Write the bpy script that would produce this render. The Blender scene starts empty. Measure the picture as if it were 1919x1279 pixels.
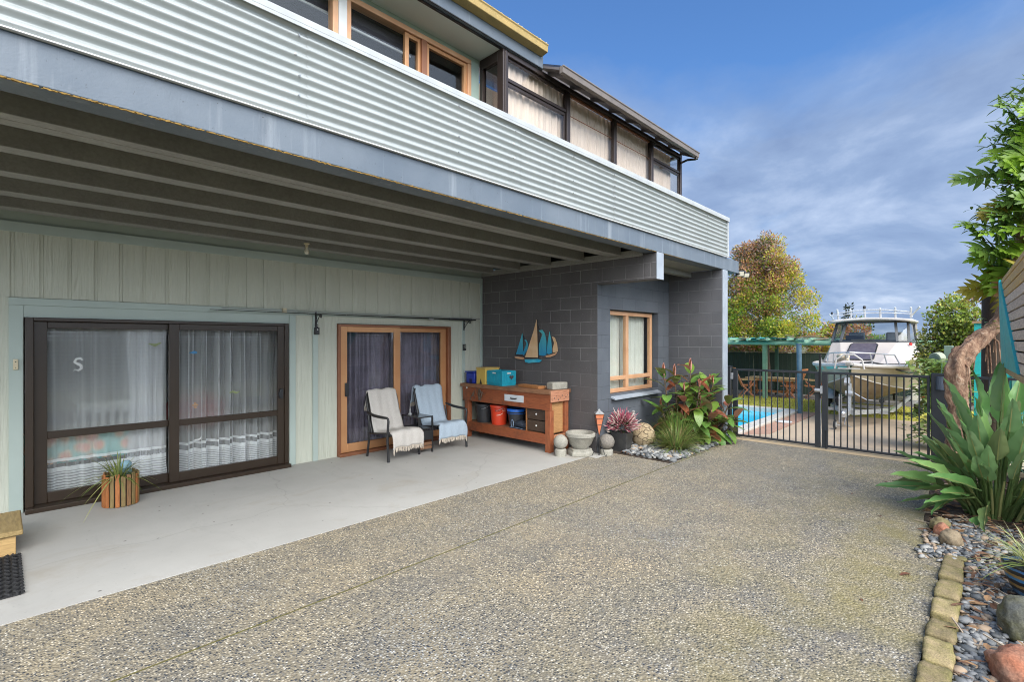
import bpy, bmesh, math, random
from mathutils import Vector, Matrix, Euler, noise
R = math.radians
rnd = random.Random(7)
sc = bpy.context.scene
C = sc.collection

# ------------------------------------------------------------------ mesh builder
class MB:
    def __init__(s): s.v = []; s.f = []; s.m = []; s.k = 0
    def add(s, vs, fs):
        o = len(s.v); s.v += [tuple(p) for p in vs]
        for f in fs: s.f.append(tuple(i + o for i in f)); s.m.append(s.k)
        return s
    def box(s, x0, x1, y0, y1, z0, z1):
        return s.add([(x0,y0,z0),(x1,y0,z0),(x1,y1,z0),(x0,y1,z0),(x0,y0,z1),(x1,y0,z1),(x1,y1,z1),(x0,y1,z1)],
                     [(0,3,2,1),(4,5,6,7),(0,1,5,4),(1,2,6,5),(2,3,7,6),(3,0,4,7)])
    def obox(s, c, d, rot=(0,0,0)):
        M = Euler(rot).to_matrix(); c = Vector(c); h = [a/2 for a in d]
        vs = [c + M @ Vector((x*h[0], y*h[1], z*h[2])) for z in (-1,1) for x, y in ((-1,-1),(1,-1),(1,1),(-1,1))]
        return s.add(vs, [(0,3,2,1),(4,5,6,7),(0,1,5,4),(1,2,6,5),(2,3,7,6),(3,0,4,7)])
    def bar(s, a, b, w, h):
        a = Vector(a); b = Vector(b); d = (b-a).normalized()
        up = Vector((0,0,1)) if abs(d.z) < .95 else Vector((0,1,0))
        r = d.cross(up).normalized()*w/2; u = r.cross(d).normalized()*h/2
        vs = [p + q for p in (a, b) for q in (-r-u, r-u, r+u, -r+u)]
        return s.add(vs, [(3,2,1,0),(4,5,6,7),(0,1,5,4),(1,2,6,5),(2,3,7,6),(3,0,4,7)])
    def tube(s, pts, r, n=8, cap=True):
        pts = [Vector(p) for p in pts]; N = len(pts)
        rs = r if isinstance(r, (list, tuple)) else [r]*N
        t0 = (pts[1]-pts[0]).normalized()
        a = t0.orthogonal().normalized(); vs = []; fs = []
        for i, p in enumerate(pts):
            t = (pts[min(i+1,N-1)] - pts[max(i-1,0)])
            t = t.normalized() if t.length > 1e-9 else t0
            a = a - t*a.dot(t); a = a.normalized() if a.length > 1e-6 else t.orthogonal().normalized()
            b = t.cross(a)
            for j in range(n):
                q = 2*math.pi*j/n
                vs.append(p + (a*math.cos(q) + b*math.sin(q))*rs[i])
        for i in range(N-1):
            for j in range(n):
                k = (j+1) % n
                fs.append((i*n+j, i*n+k, (i+1)*n+k, (i+1)*n+j))
        if cap: fs += [tuple(range(n-1,-1,-1)), tuple(range((N-1)*n, N*n))]
        return s.add(vs, fs)
    def cyl(s, a, b, r, r2=None, n=16):
        return s.tube([a, b], [r, r if r2 is None else r2], n)
    def lathe(s, prof, c=(0,0,0), n=24):
        vs = []; fs = []; N = len(prof)
        for (r, z) in prof:
            for j in range(n):
                q = 2*math.pi*j/n; vs.append((c[0]+r*math.cos(q), c[1]+r*math.sin(q), c[2]+z))
        for i in range(N-1):
            for j in range(n):
                k = (j+1) % n; fs.append((i*n+j, i*n+k, (i+1)*n+k, (i+1)*n+j))
        if prof[0][0] > 1e-4: fs.append(tuple(range(n-1,-1,-1)))
        if prof[-1][0] > 1e-4: fs.append(tuple(range((N-1)*n, N*n)))
        return s.add(vs, fs)
    def rock(s, c, r, sub=3, amp=.15, freq=1.5, seed=0, flat=None):
        bm = bmesh.new(); bmesh.ops.create_icosphere(bm, subdivisions=sub, radius=1)
        r = (r, r, r) if not isinstance(r, (list, tuple)) else r
        vs = []
        for v in bm.verts:
            d = v.co.normalized()
            k = 1 + amp*noise.fractal(d*freq + Vector((seed*7.3, seed*3.1, seed)), 1, 2, 4)
            p = Vector((d.x*r[0]*k, d.y*r[1]*k, d.z*r[2]*k))
            if flat is not None and p.z < flat: p.z = flat
            vs.append(Vector(c) + p)
        bm.verts.index_update()
        fs = [tuple(v.index for v in f.verts) for f in bm.faces]; bm.free()
        return s.add(vs, fs)
    def prism(s, poly, fn):
        """poly: list of 2-D points; fn(u, v, side) -> 3-D point, side 0 and 1"""
        n = len(poly)
        vs = [fn(u, v, 0) for u, v in poly] + [fn(u, v, 1) for u, v in poly]
        return s.add(vs, [tuple(range(n-1,-1,-1)), tuple(range(n, 2*n))] + [(i, (i+1) % n, n+(i+1) % n, n+i) for i in range(n)])
    def grid(s, fn, nu, nv):
        vs = [fn(i/nu, j/nv) for i in range(nu+1) for j in range(nv+1)]
        return s.add(vs, [(i*(nv+1)+j, (i+1)*(nv+1)+j, (i+1)*(nv+1)+j+1, i*(nv+1)+j+1) for i in range(nu) for j in range(nv)])
    def leaf(s, base, d, up, L, W, droop=.2, fold=.15, n=5, shape=None):
        d = Vector(d).normalized(); up = Vector(up)
        r = d.cross(up)
        r = r.normalized() if r.length > 1e-5 else d.orthogonal().normalized()
        u = r.cross(d).normalized(); b = Vector(base); vs = []; fs = []
        for i in range(n+1):
            t = i/n
            w = (math.sin(math.pi*min(1, t*.93+.05))**.8 if shape is None else shape(t))*W/2
            c = b + d*(L*(t - .12*droop*t*t)) + u*(-droop*L*t*t)
            vs += [c - r*w + u*(fold*w), c, c + r*w + u*(fold*w)]
        for i in range(n):
            o = 3*i; fs += [(o, o+1, o+4, o+3), (o+1, o+2, o+5, o+4)]
        return s.add(vs, fs)
    def dia(s, c, d, nrm, L, W):
        d = Vector(d).normalized(); r = d.cross(Vector(nrm))
        r = r.normalized() if r.length > 1e-5 else d.orthogonal()
        c = Vector(c); q = c + d*L*.45
        return s.add([c, q + r*W/2, c + d*L, q - r*W/2], [(0,1,2,3)])
    def build(s, name, mats, off=(0,0,0), smooth=35):
        me = bpy.data.meshes.new(name)
        ox, oy, oz = off
        me.from_pydata([(x-ox, y-oy, z-oz) for x, y, z in s.v], [], s.f)
        mats = mats if isinstance(mats, (list, tuple)) else [mats]
        for m in mats: me.materials.append(m)
        if len(mats) > 1: me.polygons.foreach_set('material_index', s.m)
        if smooth:
            me.polygons.foreach_set('use_smooth', [True]*len(me.polygons))
            try: me.set_sharp_from_angle(angle=R(smooth))
            except Exception: pass
        me.update()
        return me

def bev(o, w):
    if w:
        b = o.modifiers.new('edge', 'BEVEL'); b.width = w; b.segments = 2; b.limit_method = 'ANGLE'; b.angle_limit = R(40)
def tag(o, label, cat, group=None, kind=None):
    if label: o['label'] = label
    if cat: o['category'] = cat
    if group: o['group'] = group
    if kind: o['kind'] = kind
    return o
def thing(name, label, cat, loc=(0,0,0), rz=0, group=None):
    o = bpy.data.objects.new(name, None); C.objects.link(o); o.empty_display_size = .1
    o.location = loc; o.rotation_euler = (0,0,rz)
    return tag(o, label, cat, group)
def part(name, mb, mats, parent, world=False, bevel=0, smooth=35, label=None):
    """a mesh under parent; world=True: mb is in world coordinates (parents unrotated)"""
    off = (0,0,0)
    if world:
        p = parent
        while p.parent: p = p.parent
        off = tuple(p.location)
    o = bpy.data.objects.new(name, mb.build(name, mats, off, smooth)); C.objects.link(o)
    o.parent = parent
    bev(o, bevel)
    if label: o['label'] = label
    return o
def single(name, mb, mats, label, cat, loc=(0,0,0), rz=0, group=None, bevel=0, smooth=35, kind=None, world=False):
    o = bpy.data.objects.new(name, mb.build(name, mats, loc if world else (0,0,0), smooth)); C.objects.link(o)
    o.location = loc; o.rotation_euler = (0,0,rz); bev(o, bevel)
    return tag(o, label, cat, group, kind)
def struct(name, mb, mats, smooth=35, kind='structure'):
    o = bpy.data.objects.new(name, mb.build(name, mats, (0,0,0), smooth)); C.objects.link(o); o['kind'] = kind
    return o
def kids(o): return [c for c in bpy.data.objects if c.parent == o]
def copy_tree(o, parent=None):
    c = o.copy(); C.objects.link(c)
    if parent: c.parent = parent
    for ch in kids(o): copy_tree(ch, c)
    return c

def rough_box(b, c, d, rot, seed, amp=.006, cuts=7):
    bm = bmesh.new(); bmesh.ops.create_cube(bm, size=1); bmesh.ops.subdivide_edges(bm, edges=bm.edges[:], cuts=cuts, use_grid_fill=True)
    M_ = Euler(rot).to_matrix(); vs = []
    for v in bm.verts:
        p = Vector((v.co.x*d[0], v.co.y*d[1], v.co.z*d[2])); r = max(abs(v.co.x), 0)
        k = sum(1 for q in v.co if abs(q) > .49); n = v.co.normalized()
        p -= n*(.007*(k-1) if k > 1 else 0)
        q = p*14 + Vector((seed*3.3, seed*1.7, seed)); p += n*amp*noise.fractal(q, 1, 2, 4)*1.6
        vs.append(Vector(c) + M_ @ p)
    bm.verts.index_update(); fs = [tuple(v.index for v in f.verts) for f in bm.faces]; bm.free(); return b.add(vs, fs)
# ------------------------------------------------------------------ materials
def nmat(name):
    m = bpy.data.materials.new(name); m.use_nodes = True; nt = m.node_tree
    b = nt.nodes['Principled BSDF']
    return m, nt.nodes, nt.links, b
def col(c): return (c[0], c[1], c[2], 1)
def coords(N, L, scale=(1,1,1), rot=(0,0,0), gen='Object'):
    t = N.new('ShaderNodeTexCoord'); mp = N.new('ShaderNodeMapping')
    mp.inputs['Scale'].default_value = scale; mp.inputs['Rotation'].default_value = rot
    L.new(t.outputs[gen], mp.inputs['Vector']); return mp.outputs['Vector']
def noi(N, L, vec, scale, detail=5, rough=.6, dist=0):
    n = N.new('ShaderNodeTexNoise'); n.inputs['Scale'].default_value = scale; n.inputs['Detail'].default_value = detail
    n.inputs['Roughness'].default_value = rough; n.inputs['Distortion'].default_value = dist
    L.new(vec, n.inputs['Vector']); return n.outputs['Fac']
def rmp(N, L, fac, stops, interp='LINEAR'):
    r = N.new('ShaderNodeValToRGB'); e = r.color_ramp.elements; r.color_ramp.interpolation = interp
    while len(e) < len(stops): e.new(.5)
    for i, (p, c) in enumerate(stops): e[i].position = p; e[i].color = col(c) if isinstance(c, (tuple, list)) else (c,c,c,1)
    L.new(fac, r.inputs['Fac']); return r.outputs['Color']
def mix(N, L, fac, a, b, mode='MIX'):
    x = N.new('ShaderNodeMix'); x.data_type = 'RGBA'; x.blend_type = mode
    for sock, val in ((x.inputs[0], fac), (x.inputs[6], a), (x.inputs[7], b)):
        if isinstance(val, (int, float)): sock.default_value = val
        elif isinstance(val, tuple): sock.default_value = col(val)
        else: L.new(val, sock)
    return x.outputs[2]
def mth(N, L, op, a, b=0, c=None):
    x = N.new('ShaderNodeMath'); x.operation = op
    for i, val in enumerate((a, b) if c is None else (a, b, c)):
        if isinstance(val, (int, float)): x.inputs[i].default_value = val
        else: L.new(val, x.inputs[i])
    return x.outputs[0]
def bmp(N, L, b, h, strength, dist=.01):
    x = N.new('ShaderNodeBump'); x.inputs['Strength'].default_value = strength; x.inputs['Distance'].default_value = dist
    L.new(h, x.inputs['Height']); L.new(x.outputs['Normal'], b.inputs['Normal'])
def pm(name, c1, c2=None, scale=4, rough=.6, metal=0, bump=0, bscale=60, bdist=.004, lo=.35, hi=.65, stretch=(1,1,1), spec=.5, var=0, fine=0, coat=0):
    m, N, L, b = nmat(name)
    b.inputs['Roughness'].default_value = rough; b.inputs['Metallic'].default_value = metal
    b.inputs['Specular IOR Level'].default_value = spec; b.inputs['Coat Weight'].default_value = coat
    vec = coords(N, L, stretch)
    c2 = c2 or tuple(x*.8 for x in c1)
    c = rmp(N, L, noi(N, L, vec, scale), [(lo, c1), (hi, c2)])
    if fine:
        c = mix(N, L, 1.0, c, rmp(N, L, noi(N, L, vec, scale*14, 3), [(.3, 1-fine), (.7, 1+fine*.4)]), 'MULTIPLY')
    if var:
        oi = N.new('ShaderNodeObjectInfo'); hs = N.new('ShaderNodeHueSaturation')
        L.new(c, hs.inputs['Color']); L.new(mth(N, L, 'MULTIPLY_ADD', oi.outputs['Random'], 2*var, 1-var), hs.inputs['Value']); c = hs.outputs['Color']
    L.new(c, b.inputs['Base Color'])
    if bump: bmp(N, L, b, noi(N, L, vec, bscale, 4), bump, bdist)
    return m
def wood(name, c1, c2, axis='X', scale=6, rough=.6, bump=.25, var=0, dark=None):
    m, N, L, b = nmat(name); b.inputs['Roughness'].default_value = rough
    st = {'X': (.12,1,1), 'Y': (1,.12,1), 'Z': (1,1,.12)}[axis]
    vec = coords(N, L, st)
    f = noi(N, L, vec, scale*4, 6, .65, 1.2)
    c = rmp(N, L, f, [(.3, c1), (.68, c2)])
    c = mix(N, L, .55, c, rmp(N, L, noi(N, L, vec, scale*18, 4), [(.3, tuple(x*.55 for x in c2)), (.6, c1)]))
    if dark: c = mix(N, L, rmp(N, L, noi(N, L, coords(N, L), 3.3, 6), [(.52, 0.0), (.7, .8)]), c, dark)
    if var:
        oi = N.new('ShaderNodeObjectInfo'); hs = N.new('ShaderNodeHueSaturation')
        L.new(c, hs.inputs['Color']); L.new(mth(N, L, 'MULTIPLY_ADD', oi.outputs['Random'], 2*var, 1-var), hs.inputs['Value']); c = hs.outputs['Color']
    L.new(c, b.inputs['Base Color']); bmp(N, L, b, f, bump, .004)
    return m
def leafmat(name, c1, c2, under=None, scale=9, rough=.45, trans=.25, var=.0):
    m, N, L, b = nmat(name); b.inputs['Roughness'].default_value = rough
    vec = coords(N, L)
    c = rmp(N, L, noi(N, L, vec, scale, 3), [(.35, c1), (.65, c2)])
    if under:
        g = N.new('ShaderNodeNewGeometry'); c = mix(N, L, g.outputs['Backfacing'], c, under)
    L.new(c, b.inputs['Base Color'])
    t = N.new('ShaderNodeBsdfTranslucent'); x = N.new('ShaderNodeMixShader'); x.inputs[0].default_value = trans
    L.new(c, t.inputs['Color'])
    L.new(b.outputs[0], x.inputs[1]); L.new(t.outputs[0], x.inputs[2]); L.new(x.outputs[0], N['Material Output'].inputs['Surface'])
    return m
def glassmat(name, tint=(.86,.9,.9), refl=1.45, rough=.0):
    m, N, L, b = nmat(name); N.remove(b)
    t = N.new('ShaderNodeBsdfTransparent'); t.inputs[0].default_value = col(tint)
    g = N.new('ShaderNodeBsdfGlossy'); g.inputs['Roughness'].default_value = rough
    f = N.new('ShaderNodeLayerWeight'); f.inputs['Blend'].default_value = .5
    x = N.new('ShaderNodeMixShader')
    r0 = ((refl-1)/(refl+1))**2
    L.new(mth(N, L, 'MULTIPLY_ADD', mth(N, L, 'POWER', f.outputs['Facing'], 5.0), 1-r0, r0), x.inputs[0]); L.new(t.outputs[0], x.inputs[1]); L.new(g.outputs[0], x.inputs[2])
    L.new(x.outputs[0], N['Material Output'].inputs['Surface']); return m
def blockmat(name, plane, c1, c2, line, tile=(.4,.2), off=(0,0)):
    m, N, L, b = nmat(name); b.inputs['Roughness'].default_value = .62
    t = N.new('ShaderNodeTexCoord'); sp = N.new('ShaderNodeSeparateXYZ'); cb = N.new('ShaderNodeCombineXYZ')
    L.new(t.outputs['Object'], sp.inputs[0])
    L.new(mth(N, L, 'ADD', sp.outputs['XY'.index(plane)], off[0]), cb.inputs[0]); L.new(mth(N, L, 'ADD', sp.outputs[2], off[1]), cb.inputs[1])
    br = N.new('ShaderNodeTexBrick'); br.offset = .5; br.inputs['Scale'].default_value = 1
    br.inputs['Brick Width'].default_value = tile[0]; br.inputs['Row Height'].default_value = tile[1]
    br.inputs['Mortar Size'].default_value = .0055; br.inputs['Mortar Smooth'].default_value = .6; br.inputs['Bias'].default_value = 0
    wv = N.new('ShaderNodeVectorMath'); wv.operation = 'ADD'
    ns = N.new('ShaderNodeTexNoise'); ns.inputs['Scale'].default_value = 3; L.new(t.outputs['Object'], ns.inputs['Vector'])
    vs = N.new('ShaderNodeVectorMath'); vs.operation = 'SCALE'; vs.inputs['Scale'].default_value = .012
    L.new(ns.outputs['Color'], vs.inputs[0]); L.new(cb.outputs[0], wv.inputs[0]); L.new(vs.outputs[0], wv.inputs[1])
    L.new(wv.outputs[0], br.inputs['Vector'])
    vec = t.outputs['Object']
    base = rmp(N, L, noi(N, L, vec, 2.2, 6), [(.35, c1), (.65, c2)])
    base = mix(N, L, rmp(N, L, noi(N, L, vec, 55, 3), [(.62, 0.0), (.75, .35)]), base, line)
    br.inputs['Color1'].default_value = (.93,.93,.93,1); br.inputs['Color2'].default_value = (1.07,1.07,1.07,1); br.inputs['Mortar'].default_value = (1,1,1,1)
    base = mix(N, L, 1.0, base, br.outputs['Color'], 'MULTIPLY')
    patch = rmp(N, L, noi(N, L, vec, 1.7, 5), [(.40, .12), (.62, .75)])
    c = mix(N, L, mth(N, L, 'MULTIPLY', br.outputs['Fac'], patch), base, line)
    L.new(c, b.inputs['Base Color'])
    h = mth(N, L, 'MULTIPLY_ADD', noi(N, L, vec, 90, 4), .35, mth(N, L, 'MULTIPLY', br.outputs['Fac'], -1.0))
    bmp(N, L, b, h, .55, .006)
    return m

M = {}
M['clad'] = None
def cladmat(name, c1, c2):
    m, N, L, b = nmat(name); b.inputs['Roughness'].default_value = .6
    vec = coords(N, L, (1,1,.13))
    w = N.new('ShaderNodeTexWave'); w.wave_type = 'RINGS'; w.inputs['Scale'].default_value = 5; w.inputs['Distortion'].default_value = 9
    w.inputs['Detail'].default_value = 3; w.inputs['Detail Scale'].default_value = 1.6; L.new(vec, w.inputs['Vector'])
    n2 = noi(N, L, coords(N, L, (1,1,.05)), 70, 4)
    L.new(rmp(N, L, noi(N, L, coords(N, L), 1.3, 6), [(.3, c1), (.7, c2)]), b.inputs['Base Color'])
    bmp(N, L, b, mth(N, L, 'ADD', mth(N, L, 'MULTIPLY', w.outputs['Fac'], .7), n2), .9, .008)
    return m
M['clad'] = cladmat('wood_grain_cladding', (.50,.52,.435), (.56,.575,.485))
M['trim'] = pm('pale_green_trim_paint', (.42,.495,.455), (.38,.45,.415), 1.5, .5, bump=.08, bscale=90)
M['upper'] = pm('pale_green_stucco', (.42,.52,.46), (.37,.47,.41), 2, .75, bump=.5, bscale=140)
M['soffit'] = pm('soffit_paint', (.72,.78,.73), (.66,.72,.68), 1.2, .6)
M['beam'] = pm('blue_grey_render', (.145,.180,.225), (.185,.22,.26), 1.6, .6, bump=.35, bscale=80, fine=.12)
def beammat():
    m, N, L, b = nmat('blue_grey_render'); b.inputs['Roughness'].default_value = .6; vec = coords(N, L)
    c = rmp(N, L, noi(N, L, vec, 1.6, 6), [(.35, (.105,.135,.172)), (.65, (.145,.175,.21))])
    c = mix(N, L, rmp(N, L, noi(N, L, coords(N, L, (1,1,.06)), 9, 5, .65), [(.56, 0.0), (.72, .5)]), c, (.30,.33,.36))
    c = mix(N, L, rmp(N, L, noi(N, L, coords(N, L, (1,1,.25)), 5, 8, .75), [(.58, 0.0), (.7, .45)]), c, (.09,.11,.135))
    c = mix(N, L, rmp(N, L, noi(N, L, vec, 55, 2), [(.70, 0.0), (.76, .7)]), c, (.05,.05,.05))
    L.new(c, b.inputs['Base Color']); bmp(N, L, b, noi(N, L, vec, 85, 4), .4, .004); return m
M['beam'] = beammat()
M['joist'] = pm('dark_painted_joist', (.25,.25,.235), (.30,.30,.28), 3, .6, bump=.2, bscale=60, fine=.15)
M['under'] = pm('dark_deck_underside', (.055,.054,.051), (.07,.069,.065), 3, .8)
M['blockX'] = blockmat('charcoal_block_side', 'Y', (.088,.083,.085), (.108,.103,.105), (.30,.29,.29))
M['blockY'] = blockmat('charcoal_block_front', 'X', (.095,.108,.128), (.118,.131,.152), (.032,.035,.042))
M['blockR'] = blockmat('charcoal_block_recess', 'Y', (.085,.086,.094), (.11,.11,.12), (.26,.26,.27), off=(.1,0))
M['edge'] = pm('pale_blue_grey_edge', (.36,.40,.45), (.30,.34,.39), 3, .6, bump=.2)
M['brown'] = pm('brown_aluminium', (.026,.015,.007), (.032,.019,.010), 3, .38, spec=.5)
M['copper'] = pm('copper_anodised_frame', (.56,.27,.12), (.62,.33,.16), 2, .35, metal=.3)
M['copperd'] = pm('dark_copper_frame', (.25,.10,.05), (.3,.13,.07), 2, .4, metal=.3)
M['peach'] = pm('peach_window_frame', (.72,.42,.24), (.62,.33,.18), 3, .4, metal=.15)
M['bronze'] = pm('dark_bronze_frame', (.040,.030,.028), (.055,.040,.036), 2, .35, metal=.3)
M['glass'] = glassmat('door_glass', (.96,.975,.97), 1.5)
M['gdark'] = glassmat('tinted_glass', (.55,.55,.56), 1.5)
M['groof'] = glassmat('conservatory_glass', (.95,.93,.91), 1.42)
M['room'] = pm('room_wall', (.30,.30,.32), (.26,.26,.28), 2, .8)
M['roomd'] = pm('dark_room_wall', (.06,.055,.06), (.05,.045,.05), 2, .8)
M['carpet'] = pm('carpet', (.16,.155,.15), (.12,.12,.115), 30, .9)
M['black'] = pm('black_metal', (.016,.017,.019), (.022,.023,.025), 5, .42)
M['gate'] = pm('charcoal_gate_metal', (.022,.025,.030), (.030,.033,.038), 5, .4)
M['rubber'] = pm('black_rubber', (.018,.018,.019), (.03,.03,.032), 20, .8, bump=.3)
M['dplastic'] = pm('dark_plastic', (.028,.030,.034), (.035,.037,.041), 4, .5)
M['white'] = pm('white_paint', (.72,.72,.70), (.66,.66,.64), 3, .4)
M['cream'] = pm('cream_plastic', (.66,.58,.40), (.6,.52,.35), 8, .45)
M['steel'] = pm('galvanised_steel', (.42,.43,.44), (.55,.56,.57), 14, .42, metal=.6)
M['iron'] = pm('wrought_iron', (.02,.02,.021), (.03,.03,.03), 10, .5)
M['alu'] = pm('bare_aluminium', (.62,.63,.64), (.55,.56,.57), 6, .35, metal=.6)
M['red'] = pm('red_paint', (.55,.03,.02), (.45,.02,.02), 6, .4)
M['yellowl'] = pm('lichen_gutter', (.50,.35,.13), (.40,.29,.11), 7, .7, bump=.5, bscale=60, fine=.25)
M['lichen'] = pm('gold_lichen', (.20,.12,.03), (.32,.20,.05), 30, .9, bump=.6, bscale=70)
M['stone'] = pm('pale_weathered_stone', (.42,.40,.34), (.30,.29,.25), 9, .9, bump=.6, bscale=60, fine=.35)
M['stoned'] = pm('speckled_stone', (.30,.27,.23), (.17,.155,.135), 60, .9, bump=.6, bscale=80, fine=.4)
M['soil'] = pm('dark_soil', (.085,.06,.04), (.05,.036,.026), 9, .95, bump=1, bscale=40, bdist=.02, fine=.4)
M['terra'] = pm('terracotta', (.50,.19,.09), (.42,.15,.07), 6, .6, bump=.2)
def speckmat(name, c1, c2, spots, scale=150, rough=.75):
    m, N, L, b = nmat(name); b.inputs['Roughness'].default_value = rough
    vec = coords(N, L)
    c = rmp(N, L, noi(N, L, vec, .9, 8, .62), [(.3, c1), (.7, c2)])
    c = mix(N, L, rmp(N, L, noi(N, L, coords(N, L, (1,.35,1)), 2.6, 8, .7, 1.5), [(.56, 0.0), (.75, .55)]), c, tuple(x*.72 for x in c1))
    v = N.new('ShaderNodeTexVoronoi'); v.inputs['Scale'].default_value = 4.5; L.new(vec, v.inputs['Vector'])
    c = mix(N, L, rmp(N, L, v.outputs['Distance'], [(.035, .85), (.06, 0.0)]), c, spots)
    c = mix(N, L, rmp(N, L, noi(N, L, vec, 38, 5), [(.63, 0.0), (.75, .3)]), c, spots)
    ce = N.new('ShaderNodeTexVoronoi'); ce.feature = 'DISTANCE_TO_EDGE'; ce.inputs['Scale'].default_value = .33; wv = N.new('ShaderNodeVectorMath'); wv.operation = 'MULTIPLY_ADD'; wn = N.new('ShaderNodeTexNoise'); wn.inputs['Scale'].default_value = 3; wn.inputs['Detail'].default_value = 6; L.new(vec, wn.inputs['Vector']); L.new(wn.outputs['Color'], wv.inputs[0]); wv.inputs[1].default_value = (.3,.3,.3); L.new(vec, wv.inputs[2]); L.new(wv.outputs[0], ce.inputs['Vector'])
    c = mix(N, L, rmp(N, L, ce.outputs['Distance'], [(.0008, .22), (.002, 0.0)]), c, spots)
    c = mix(N, L, rmp(N, L, noi(N, L, coords(N, L, (.6,1,1)), 1.6, 9, .7, .5), [(.55, 0.0), (.72, .6)]), c, (.33,.28,.215))
    L.new(c, b.inputs['Base Color']); bmp(N, L, b, noi(N, L, vec, scale, 4), .15, .003)
    return m
M['slab'] = speckmat('patio_concrete', (.46,.45,.42), (.38,.37,.345), (.13,.12,.11))
M['yard'] = speckmat('tan_concrete', (.60,.46,.31), (.50,.38,.26), (.25,.19,.14))
M['kerb'] = speckmat('sandy_kerb', (.60,.44,.26), (.48,.36,.21), (.25,.19,.12))
def aggmat():
    m, N, L, b = nmat('exposed_aggregate'); b.inputs['Roughness'].default_value = .72
    vec = coords(N, L); g = N.new('ShaderNodeNewGeometry').outputs['Position']
    v = N.new('ShaderNodeTexVoronoi'); v.inputs['Scale'].default_value = 72; v.inputs['Randomness'].default_value = .95; L.new(vec, v.inputs['Vector'])
    sp = N.new('ShaderNodeSeparateColor'); L.new(v.outputs['Color'], sp.inputs[0])
    peb = rmp(N, L, sp.outputs[0], [(0, (.065,.072,.085)), (.20, (.055,.062,.075)), (.38, (.20,.20,.19)), (.56, (.36,.32,.24)), (.8, (.46,.415,.32)), (1, (.66,.63,.56))])
    big = rmp(N, L, noi(N, L, vec, .7, 7, .6), [(.33, (.78,.82,.90)), (.5, (1.0,.95,.86)), (.67, (1.18,1.03,.82))])
    peb = mix(N, L, 1, peb, big, 'MULTIPLY')
    mort = rmp(N, L, noi(N, L, vec, 2.2, 6), [(.35, (.19,.17,.135)), (.65, (.28,.235,.16))])
    c = mix(N, L, rmp(N, L, v.outputs['Distance'], [(.36, 0.0), (.58, 1.0)]), peb, mort)
    # moss and dirt film along the garden side
    s = N.new('ShaderNodeSeparateXYZ'); L.new(vec, s.inputs[0])
    edge = N.new('ShaderNodeMapRange'); edge.inputs['From Min'].default_value = 2.0; edge.inputs['From Max'].default_value = .3
    L.new(s.outputs[1], edge.inputs['Value'])
    mo = mth(N, L, 'MULTIPLY', edge.outputs[0], rmp(N, L, noi(N, L, vec, 2.3, 7, .65), [(.40, 0.0), (.66, .8)]))
    c = mix(N, L, mo, c, (.24,.20,.065))
    c = mix(N, L, rmp(N, L, noi(N, L, vec, 3.1, 8, .7, .6), [(.63, 0.0), (.72, .55)]), c, (.24,.20,.10))
    c = mix(N, L, rmp(N, L, noi(N, L, coords(N, L, (.5,1,1)), 1.1, 9, .72, .8), [(.56, 0.0), (.74, .42)]), c, (.20,.18,.15))
    sv = N.new('ShaderNodeTexVoronoi'); sv.inputs['Scale'].default_value = 1.7; L.new(vec, sv.inputs['Vector'])
    c = mix(N, L, rmp(N, L, sv.outputs['Distance'], [(.03, .6), (.09, 0.0)]), c, (.10,.09,.08))
    L.new(c, b.inputs['Base Color'])
    h = mth(N, L, 'MULTIPLY_ADD', v.outputs['Distance'], -1.0, mth(N, L, 'MULTIPLY', noi(N, L, vec, 6, 5), .5))
    bmp(N, L, b, h, .6, .012)
    return m
M['agg'] = aggmat()
def corrmat():
    m, N, L, b = nmat('corrugated_white_steel'); b.inputs['Roughness'].default_value = .4; b.inputs['Metallic'].default_value = .12
    vec = coords(N, L)
    c = rmp(N, L, noi(N, L, coords(N, L, (.5,1,1)), 3, 7), [(.3, (.44,.465,.46)), (.7, (.375,.405,.40))])
    c = mix(N, L, rmp(N, L, noi(N, L, coords(N, L, (1,1,3)), 14, 5), [(.66, 0.0), (.75, .5)]), c, (.33,.34,.33))
    c = mix(N, L, rmp(N, L, noi(N, L, coords(N, L, (1,1,.05)), 11, 6, .7), [(.55, 0.0), (.72, .28)]), c, (.27,.28,.27))
    L.new(c, b.inputs['Base Color']); return m
M['corr'] = corrmat()
M['cap'] = pm('pale_cap_flashing', (.47,.49,.49), (.40,.42,.43), 5, .5, bump=.1)
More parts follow.
